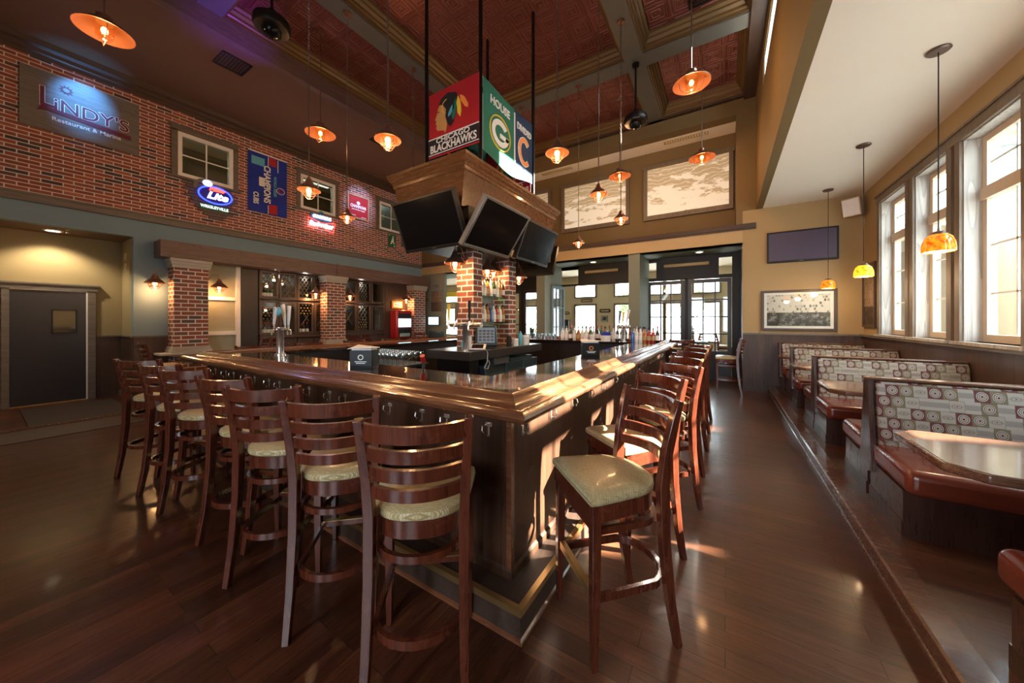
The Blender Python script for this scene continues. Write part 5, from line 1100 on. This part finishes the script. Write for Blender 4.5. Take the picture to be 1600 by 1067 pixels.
# glasses
gp = thing('wine_glass', 'x', 'glass')
MB().lathe([(0, 0), (.030, 0), (.030, .004), (.005, .008), (.004, .07), (.02, .085), (.034, .11), (.036, .14), (.030, .17), (.028, .17), (.033, .14), (.031, .112), (.018, .09), (0, .083)], n=12).build('bowl', M['clear'], gp, world=False, smooth=True)
tag(MB().box(-4.75, -3.72, 3.0, 3.6, .90, .93).box(-4.7, -4.6, 3.1, 3.2, 0, .90).box(-3.87, -3.77, 3.1, 3.2, 0, .90).box(-4.7, -4.6, 3.4, 3.5, 0, .90).box(-3.87, -3.77, 3.4, 3.5, 0, .90).build('glass_rack', M['cooler']), 'steel table of clean glasses left of the back counter', 'rack')
k = 0
for r in range(5):
    for c in range(11): place(gp, 0, (-4.70+.092*c, 3.06+.11*r, .93), 0, 'wine glass on the steel table, %s row from front, %s from left' % (ORD[r+1], ORD[c+1]), 'wine glasses on the steel table left of the back counter')
tum = thing('tumbler', 'x', 'glass'); MB().lathe([(0, 0), (.03, 0), (.038, .12), (.035, .12), (.028, .01), (0, .01)], n=12).build('glass_body', M['clear'], tum, world=False, smooth=True)
for c in range(9): place(tum, 0, (-3.9+.09*c, 6.85, 1.14), 0, 'clear tumbler on the far bar top, %s from the left' % ORD[c+1], 'tumblers on the far bar top')
for k, (x, m_) in enumerate([(-2.42, 'white'), (-2.27, 'white')]):
    t = thing('condiment_jar', ['white plastic jar on the far bar top, left of two', 'white plastic jar on the far bar top, right of two'][k], 'jar', (x, 6.66, 1.14), group='white jars on the far bar top')
    MB().lathe([(0, 0), (.05, 0), (.055, .02), (.052, .10), (0, .10)], n=16).build('jar_body', M[m_], t, world=False, smooth=True); MB().lathe([(.054, .09), (.054, .125), (0, .13)], n=16).build('lid', M['paper'], t, world=False, smooth=True)
t = thing('blue_lid_container', 'pale container with a blue lid beside the far beer tap', 'container', (-2.0, 6.66, 1.14)); MB().lathe([(0, 0), (.09, 0), (.10, .12), (0, .12)], n=18).build('body', M['paper'], t, world=False, smooth=True); MB().lathe([(.10, .12), (.09, .17), (.04, .19), (0, .19)], n=18).build('lid', M['blue_cloth'], t, world=False, smooth=True)
def handle(mb_list, t, x, y, z, m_, h=.26, w_=.05, lean=(0, 0), name='tap_handle'):
    MB().rect([(x, y, z), (x+lean[0]*.5, y+lean[1]*.5, z+h*.5), (x+lean[0], y+lean[1], z+h)], 0, 0, (0, 1, 0), ab=[(w_*.45, .022), (w_*.85, .03), (w_*1.1, .03)]).build(name, M[m_], t, bevel=.008)
def tap(x, y, z, h, label, arms, cross=0, lean=0):
    t = thing('beer_tap', label, 'beer tap', (x, y, z)); MB().lathe([(0, 0), (.062, 0), (.062, .012), (.042, .02), (.040, h-.03), (.048, h-.02), (.048, h), (0, h)], (x, y, z), 20).build('column', M['chrome'], t, smooth=True)
    if cross:
        MB().tube([(x-cross, y, z+h-.03), (x+cross, y, z+h-.03)], .036, 14).build('cross_pipe', M['chrome'], t, smooth=True)
    for (dx, dy, m_, hh, ww, ln) in arms:
        MB().tube([(x+dx, y, z+h-.03), (x+dx, y+dy*.6, z+h-.03), (x+dx, y+dy, z+h-.035), (x+dx, y+dy, z+h-.09)], .012, 8).tube([(x+dx, y+dy*.75, z+h-.03), (x+dx, y+dy*.75, z+h+.02)], .012, 8).build('faucet', M['chrome'], t, smooth=True)
        handle(None, t, x+dx, y+dy*.75, z+h+.02, m_, hh, ww, (ln, 0))
    return t
t = tap(-4.55, 1.97, 1.14, .33, 'chrome beer tap with white handles on the near bar top at the left', [(-.03, .09, 'white', .26, .055, -.06), (.05, .09, 'white', .24, .05, .02), (0, -.09, 'white', .22, .05, .04)])
MB().ball((-4.50, 1.93, 1.66), .055, 12, (1, .35, 1)).build('round_badge', M['cyan_print'], t, smooth=True)
tap(-3.02, 3.60, 1.14, .38, 'chrome T-shaped beer tap with dark and yellow handles on the back counter', [(-.24, -.10, 'yellow_print', .24, .035, .0), (-.12, -.10, 'casing', .26, .06, .04), (.13, -.10, 'black', .28, .035, .0)], .27)
pos = [(-2.93+.083*k, 6.96, 1.14) for k in range(20)]; rk = random.Random(9); bottles([rk.choice(['clear', 'clear', 'dark', 'amber', 'green', 'red']) for _ in pos], pos, '%s from the left in the rear row on the far bar top', 'bottles in the rear row on the far bar top')
tap(-1.67, 6.72, 1.14, .32, 'chrome beer tap with colored handles on the far bar top', [(-.07, -.10, 'silver', .26, .05, .03), (0, -.10, 'yellow_print', .24, .045, .02), (.07, -.10, 'white', .28, .05, .05)], .12)
def caddy(x, y, rz, label, red=False):
    t = thing('napkin_caddy', label, 'napkin holder', (x, y, 1.14), rz, 'black napkin caddies on the bar'); t.scale = (1.15, 1.15, 1.1)
    MB().box(-.085, .085, -.065, .065, 0, .012).box(-.085, .085, -.065, -.058, .012, .14).box(-.085, .085, .058, .065, .012, .14).box(-.085, -.078, -.058, .058, .012, .14).box(.078, .085, -.058, .058, .012, .14).box(-.005, .005, -.058, .058, .012, .14).build('holder', M['black'], t, world=False, bevel=.003)
    MB().box(-.075, .075, -.055, .055, .014, .150).add([(-.10, -.07, .150), (.10, -.075, .158), (.09, .075, .15), (-.09, .07, .17), (-.09, -.06, .156), (.10, -.07, .164), (.09, .07, .156), (-.08, .07, .176)], [(0, 1, 2, 3), (7, 6, 5, 4), (0, 4, 5, 1), (1, 5, 6, 2), (2, 6, 7, 3), (3, 7, 4, 0)]).build('napkins', M['paper'], t, world=False)
    b_ = MB(); arcband(b_, 0, .085, .022, .022, .008, 0, 2*PI, (0, -.067, 0), (1, 0, 0), (0, 0, 1), .001, 14)
    b_.build('round_badge', M['orange_print' if red else 'white_cloth'], t, world=False)
    MB().box(-.035, .035, -.0675, -.065, .035, .042).box(-.045, .045, -.0675, -.065, .048, .054).build('print_line', M['white_cloth'], t, world=False)
caddy(-2.70, 1.84, .55, 'black napkin caddy with white napkins on the near bar top'); caddy(-1.34, 3.85, .5, 'black napkin caddy with a round red emblem on the aisle bar top', True)
tag(MB().box(-3.98, -3.86, 5.9, 6.0, 1.14, 1.3).build('x', M['black'])) if False else None
# register, tablet, small items on the back counter
t = thing('cash_register', 'blue gray touch screen register facing the aisle on the back counter', 'cash register', (-2.98, 4.02, 1.14)); R_ = Matrix.Translation((-2.98, 4.02, 1.14)) @ Matrix.Rotation(math.radians(38), 4, 'Z') @ Matrix.Rotation(math.radians(-14), 4, 'X')
MB().box(-.11, .11, -.06, .09, 0, .03, Matrix.Translation((-2.98, 4.02, 1.14))).build('foot', M['cooler'], t, bevel=.006)
MB().prism([(-.17, .03), (.17, .03), (.15, .34), (-.15, .34)], -.02, .06, R_ @ Matrix.Rotation(PI/2, 4, 'X')).prism([(-.14, .05), (.14, .05), (.12, .30), (-.12, .30)], -.14, -.02, R_ @ Matrix.Rotation(PI/2, 4, 'X')).build('housing', M['cooler'], t, bevel=.012)
MB().box(-.125, .125, -.063, -.0605, .075, .30, R_).build('screen', M['lcd_dim'], t)
g = MB(); [g.box(-.11+.058*i, -.065+.058*i, -.066, -.063, .10+.045*j, .13+.045*j, R_) for i in range(4) for j in range(4)]; g.build('screen_buttons', M['silver'], t)
t = thing('tablet', 'white tablet on a stand with a white cable on the back counter', 'tablet', (-2.9, 3.72, 1.14)); R2 = Matrix.Translation((-2.90, 3.72, 1.15)) @ Matrix.Rotation(math.radians(30), 4, 'Z') @ Matrix.Rotation(math.radians(22), 4, 'X')
MB().box(-.11, .11, -.08, .08, .03, .05, R2).box(-.07, .07, -.02, .06, -.02, .03, R2).build('case', M['white'], t, bevel=.006); MB().box(-.08, .08, -.06, .06, .0505, .052, R2).build('screen', M['screen'], t)
tag(MB().tube([(-2.83, 3.74, 1.15), (-2.80, 3.78, 1.143), (-2.79, 3.80, 1.10), (-2.785, 3.78, .98), (-2.79, 3.72, .90), (-2.79, 3.80, .88), (-2.785, 3.84, .95), (-2.80, 3.83, 1.0)], .004, 6).build('white_cable', M['white'], smooth=True), 'thin white cable looping over the back counter edge', 'cable')
for k, (x, y, r, h, m_, lb) in enumerate([(-3.0, 3.78-.12, .03, .20, 'white', 'tall white cup stack beside the tablet'), (-3.12, 3.70, .05, .13, 'cyan_print', 'turquoise dispenser beside the near brick pillar'), (-2.92, 4.55, .04, .17, 'black', 'black cup holding straws right of the register'), (-2.9, 4.72, .045, .12, 'paper', 'white cup right of the register'), (-2.92, 4.9, .035, .2, 'cyan_print', 'tall light blue bottle right of the register'), (-2.9, 5.05, .06, .16, 'white', 'white dispenser near the end of the back counter')]):
    t = thing('counter_item', lb, 'cup', (x, y, 1.14)); t.name = ['cup_stack', 'dispenser', 'straw_cup', 'cup', 'squeeze_bottle', 'dispenser'][k]; MB().lathe([(0, 0), (r, 0), (r*1.05, h*.9), (r*.8, h), (0, h)], n=14).build('body', M[m_], t, world=False, smooth=True); MB().lathe([(r*.5, h), (r*.4, h*1.15), (0, h*1.15)], n=10).build('lid', M['silver'], t, world=False, smooth=True)
t = thing('soda_gun', 'red tipped soda gun hung inside the near bar top', 'soda gun', (-2.25, 2.10, 1.12)); MB().tube([(-2.25, 2.06, .90), (-2.25, 2.10, 1.05), (-2.24, 2.10, 1.16), (-2.22, 2.08, 1.20)], .014, 8).build('hose', M['chrome'], t, smooth=True); MB().tube([(-2.22, 2.08, 1.20), (-2.20, 2.05, 1.25)], .022, 8).build('head', M['red'], t, smooth=True)
# ---------------------------------------------------------------- framed pictures, speaker, jukebox and back room things
def framed(x0, x1, z0, z1, y, label, pic, fr='trim_dark', name='framed_photograph', mat=.05, fw=.05):
    t = thing(name, label, 'framed picture', ((x0+x1)/2, y, z0)); f = MB()
    for p in ((x0, x0+fw, z0, z1), (x1-fw, x1, z0, z1), (x0+fw, x1-fw, z1-fw, z1), (x0+fw, x1-fw, z0, z0+fw)): f.box(p[0], p[1], y-.035, y, p[2], p[3])
    f.build('frame', M[fr], t, bevel=.004)
    if mat: MB().box(x0+fw, x1-fw, y-.02, y-.004, z0+fw, z1-fw).build('mount_board', M['paper'], t)
    MB().box(x0+fw+mat, x1-fw-mat, y-.023, y-.02, z0+fw+mat, z1-fw-mat).build('picture', M[pic], t)
    MB().box(x0+fw, x1-fw, y-.029, y-.027, z0+fw, z1-fw).build('pane', M['pane'], t)
framed(.66, 1.87, 1.34, 2.19, 9.085, 'framed black and white street photograph on the tan wall', 'photo')
t = thing('framed_photograph', 'tall sepia framed picture in the corner beside the farthest window', 'framed picture', (XW, 8.70, 1.43)); f = MB()
for p in ((8.42, 8.47, 1.43, 2.60), (8.99, 9.04, 1.43, 2.60), (8.47, 8.99, 2.55, 2.60), (8.47, 8.99, 1.43, 1.48)): f.box(XW-.035, XW, *p)
f.build('frame', M['trim_dark'], t); MB().box(XW-.02, XW, 8.47, 8.99, 1.48, 2.55).build('picture', M['sepia'], t)
t = thing('wall_speaker', 'white box speaker angled in the corner above the booths', 'speaker', (2.09, 8.93, 3.71)); R3 = Matrix.Translation((2.07, 8.9, 3.71)) @ Matrix.Rotation(math.radians(-38), 4, 'Z') @ Matrix.Rotation(math.radians(12), 4, 'X')
MB().prism([(-.14, -.10), (.14, -.10), (.09, .08), (-.09, .08)], -.17, .17, R3).build('housing', M['beige_frame'], t, bevel=.012); MB().box(-.12, .12, -.106, -.10, -.15, .15, R3).build('grille', M['paper'], t)
MB().tube([(2.09, 8.95, 3.71), (2.17, 9.06, 3.71)], .015).build('bracket', M['beige_frame'], t)
t = thing('jukebox', 'glossy red wall jukebox with a lit screen beside the farthest wall pillar', 'jukebox', (XB, 7.95, .93)); X1 = -9.42
MB().box(XB+.021, X1, 7.62, 8.30, .93, 1.92).build('cabinet', M['red'], t, bevel=.06, seg=4); MB().box(X1, X1+.012, 7.70, 8.24, 1.33, 1.62).build('screen', M['lcd'], t); MB().box(X1, X1+.01, 7.70, 8.24, 1.64, 1.80).box(X1, X1+.01, 7.70, 8.24, .98, 1.30).build('black_panel', M['black'], t, bevel=.01)
MB().box(X1+.01, X1+.014, 7.75, 8.19, 1.0, 1.12).build('chrome_grille', M['chrome'], t)
struct(MB().box(XB+.001, XB+.02, 7.44, 8.37, 0, 2.81).build('wall_jukebox', M['cabinet']))
t = thing('framed_notice', 'small orange framed notice above the red jukebox', 'framed picture', (XB+.03, 7.93, 1.97)); MB().box(XB+.02, XB+.05, 7.70, 8.15, 1.98, 2.24).build('frame', M['orange_print'], t, bevel=.004); MB().box(XB+.05, XB+.053, 7.75, 8.10, 2.03, 2.19).build('notice', M['paper'], t); text('NOTICE', .07, M['black'], t, (XB+.054, 7.92, 2.11), YV, ZV, 'lettering', .002) if False else MB().box(XB+.053, XB+.055, 7.83, 8.02, 2.09, 2.13).build('print_line', M['trim_gray'], t)
framed(-9.30, -8.70, 1.86, 2.66, 9.095, 'large gray framed map picture left of the brick bar pillars', 'sepia', 'blue_wall', mat=0, fw=.03)
tv('television', 'small lit television on the sage gray wall below the map picture', (-9.38, 9.02, 1.70), (-8.83, 9.02, 1.70), (-9.38, 9.02, 1.38), (-8.83, 9.02, 1.38), 'black', 'lcd', None, th=.04, bez=.02)
t = thing('hostess_stand', 'gray rounded cabinet by the sage gray wall at the far left', 'cabinet', (-9.05, 8.85, 0)); MB().box(-9.3, -8.65, 8.94, 9.09, .9, 1.17).build('top_box', M['cooler'], t, bevel=.06, seg=4); MB().box(-9.2, -8.75, 8.96, 9.07, 0, .9).build('base', M['black_wood'], t)
t = thing('emergency_light', 'small gray emergency light above the map picture', 'emergency light', (-9.0, 9.08, 2.80)); MB().box(-9.12, -8.88, 9.03, 9.095, 2.78, 2.88).build('housing', M['silver'], t, bevel=.01); MB().ball((-9.06, 9.01, 2.80), .03, 10).ball((-8.94, 9.01, 2.80), .03, 10).build('lamp_head', M['silver'], t, smooth=True)
def plaque(x, z, w_, h_, label, col, txt=None):
    t = thing('wall_plaque', label, 'sign', (x, 14.27, z), group=None); pts = [(-w_/2, -h_*.3), (-w_/2+.04, -h_/2), (w_/2-.04, -h_/2), (w_/2, -h_*.3), (w_/2, h_*.3), (w_/2-.04, h_/2), (-w_/2+.04, h_/2), (-w_/2, h_*.3)]
    shape(MB(), pts, (x, 14.28, z), (1, 0, 0), (0, 0, 1), .018).build('board', M[col], t); MB().box(x-w_*.36, x+w_*.36, 14.255, 14.262, z-h_*.16, z+h_*.16).build('print_line', M['band'], t)
plaque(-5.13, 2.43, .52, .16, 'carved brown plaque between the stacked windows of the back room', 'casing'); plaque(-4.32, 1.97, .46, .16, 'dark plaque on the back room wall right of the bright window', 'black_wood'); plaque(-6.1, 1.9, .34, .14, 'small dark plaque left of the bright back room window', 'casing')
framed(-4.48, -4.20, 1.52, 1.76, 14.29, 'small square framed picture below the dark plaque in the back room', 'photo', 'black', mat=.02, fw=.02)
tag(MB().box(-6.3, -5.9, 14.1, 14.28, 1.2, 1.6).build('wall_box', M['black'], bevel=.01), 'black box mounted on the back room wall left of the bright window', 'wall box')
t = thing('wall_plaque', 'long yellow lettered banner sign in the far left room', 'sign', (-12.6, 14.2, 3.0)); MB().box(-14.0, -12.2, 14.22, 14.26, 2.88, 3.16).build('board', M['yellow_print'], t)
def plant(x, y, label):
    t = thing('potted_plant', label, 'plant', (x, y, 0)); MB().lathe([(0, 0), (.14, 0), (.18, .35), (.16, .35), (.15, .3), (0, .3)], (x, y, 0), 18).build('pot', M['black'], t, smooth=True); mb = MB(); rr = random.Random(int(x*7))
    for k in range(46):
        a = rr.uniform(0, 6.28); r = rr.uniform(.15, .42); h = rr.uniform(.7, 1.35); p0 = Vector((x, y, .3)); p1 = Vector((x+r*.5*math.cos(a), y+r*.5*math.sin(a), h)); p2 = Vector((x+r*math.cos(a), y+r*math.sin(a), h-.05)); mb.rect([p0, p1, p2], 0, 0, (math.sin(a), -math.cos(a), .2), ab=[(.008, .01), (.008, .05), (.003, .008)])
    mb.build('leaves', M['leaf'], t)
plant(-6.3, 11.5, 'leafy green potted plant seen through the glazed screen'); plant(-5.7, 11.9, 'smaller green potted plant right of the first one behind the glazed screen')
for i, (x, y) in enumerate([(-1.6, 12.2), (.7, 12.4), (-4.4, 12.6), (-6.6, 12.9)]):
    t = thing('dining_table', ['dark dining table in the back room behind the left closed french door', 'dark dining table in the back room behind the right closed french door', 'dark dining table in the back room seen through the open doorway', 'dark dining table in the back room behind the glazed screens'][i], 'table', (x, y, 0), group='back room tables')
    MB().box(x-.45, x+.45, y-.4, y+.4, .74, .78).build('table_top', M['black_wood'], t, bevel=.005); MB().tube([(x, y, .02), (x, y, .74)], .04, 10).build('post', M['black_metal'], t); MB().lathe([(0, .04), (.3, .015), (.3, 0), (0, 0)], (x, y, 0), 18).build('base', M['black_metal'], t)
    for s in (-1, 1): place(stool, 0, (x+s*.68, y, 0), PI/2*s, 'bar stool %s of the back room table %s' % ('right' if s > 0 else 'left', ['behind the left closed french door', 'behind the right closed french door', 'seen through the open doorway', 'behind the glazed screens'][i]), 'back room stools')
for o_, nm in ((ends, 0),): pass
# entrance door in the left recess
t = thing('door_1', None, None, (XDOOR, .75, 0), kind='structure')
MB().box(XDOOR+.001, XDOOR+.045, .33, 1.18, .01, 2.11).build('door_leaf', M['door'], t, bevel=.003)
f = MB(); f.box(XDOOR+.001, XDOOR+.06, .25, .33, 0, 2.13).box(XDOOR+.001, XDOOR+.06, 1.20, 1.30, 0, 2.13).box(XDOOR+.001, XDOOR+.07, .22, 1.33, 2.13, 2.22).box(XDOOR+.001, XDOOR+.09, .20, 1.36, 2.22, 2.25); f.build('casing', M['trim_gray'], t)
MB().box(XDOOR+.03, XDOOR+.055, 1.18, 1.20, 0, 2.13).box(XDOOR+.03, XDOOR+.055, .33, 1.2, 2.11, 2.13).build('light_jamb', M['white'], t); MB().box(XDOOR+.001, XDOOR+.07, .33, 1.18, 0, .012).build('threshold', M['brass'], t)
f = MB()
for p in ((.77, .79, 1.31, 1.76), (1.05, 1.07, 1.31, 1.76), (.77, 1.07, 1.74, 1.76), (.77, 1.07, 1.31, 1.33)): f.box(XDOOR+.045, XDOOR+.06, *p)
f.build('window_frame', M['black'], t); MB().box(XDOOR+.046, XDOOR+.05, .79, 1.05, 1.33, 1.74).build('pane', plain('mirrored_glass', (.35, .36, .32), .05, .9, var=.1), t)
t = thing('wall_switch', 'pair of pale wall switches on the door recess side', 'switch', (-10.05, 1.6, 2.6)); MB().box(-10.12, -10.0, 1.585, 1.60, 2.74, 2.88).build('upper_plate', M['offwhite'], t, bevel=.003); MB().box(-10.1, -10.0, 1.585, 1.60, 2.55, 2.68).build('lower_plate', M['offwhite'], t, bevel=.003)
# ---------------------------------------------------------------- added spots without fixtures, for the blue and violet glows
lamp('SPOT', (-8.9, 1.05, 6.2), 130, (.12, .42, 1), .05, (-.75, 0, -.62), spot_size=.75, spot_blend=.9)
lamp('SPOT', (-8.3, 6.5, 6.2), 120, (.55, .6, 1), .05, (-1.35, 0, -.85), spot_size=.7, spot_blend=.9)
lamp('SPOT', (-9.3, 1.0, 4.0), 70, (.12, .45, 1), .05, (-.45, .05, 1.9), spot_size=.6, spot_blend=1)
lamp('SPOT', (-5.9, 2.6, 4.6), 110, (.28, .07, 1), .05, (-.95, -.35, 2.0), spot_size=.8, spot_blend=1)
for n_ in [o for o in D.objects if o.get('label') == 'x']:
    for c_ in list(n_.children_recursive): D.objects.remove(c_)
    D.objects.remove(n_)
for o in D.objects:
    if '_w' in o: del o['_w']
    if '_used' in o: del o['_used']
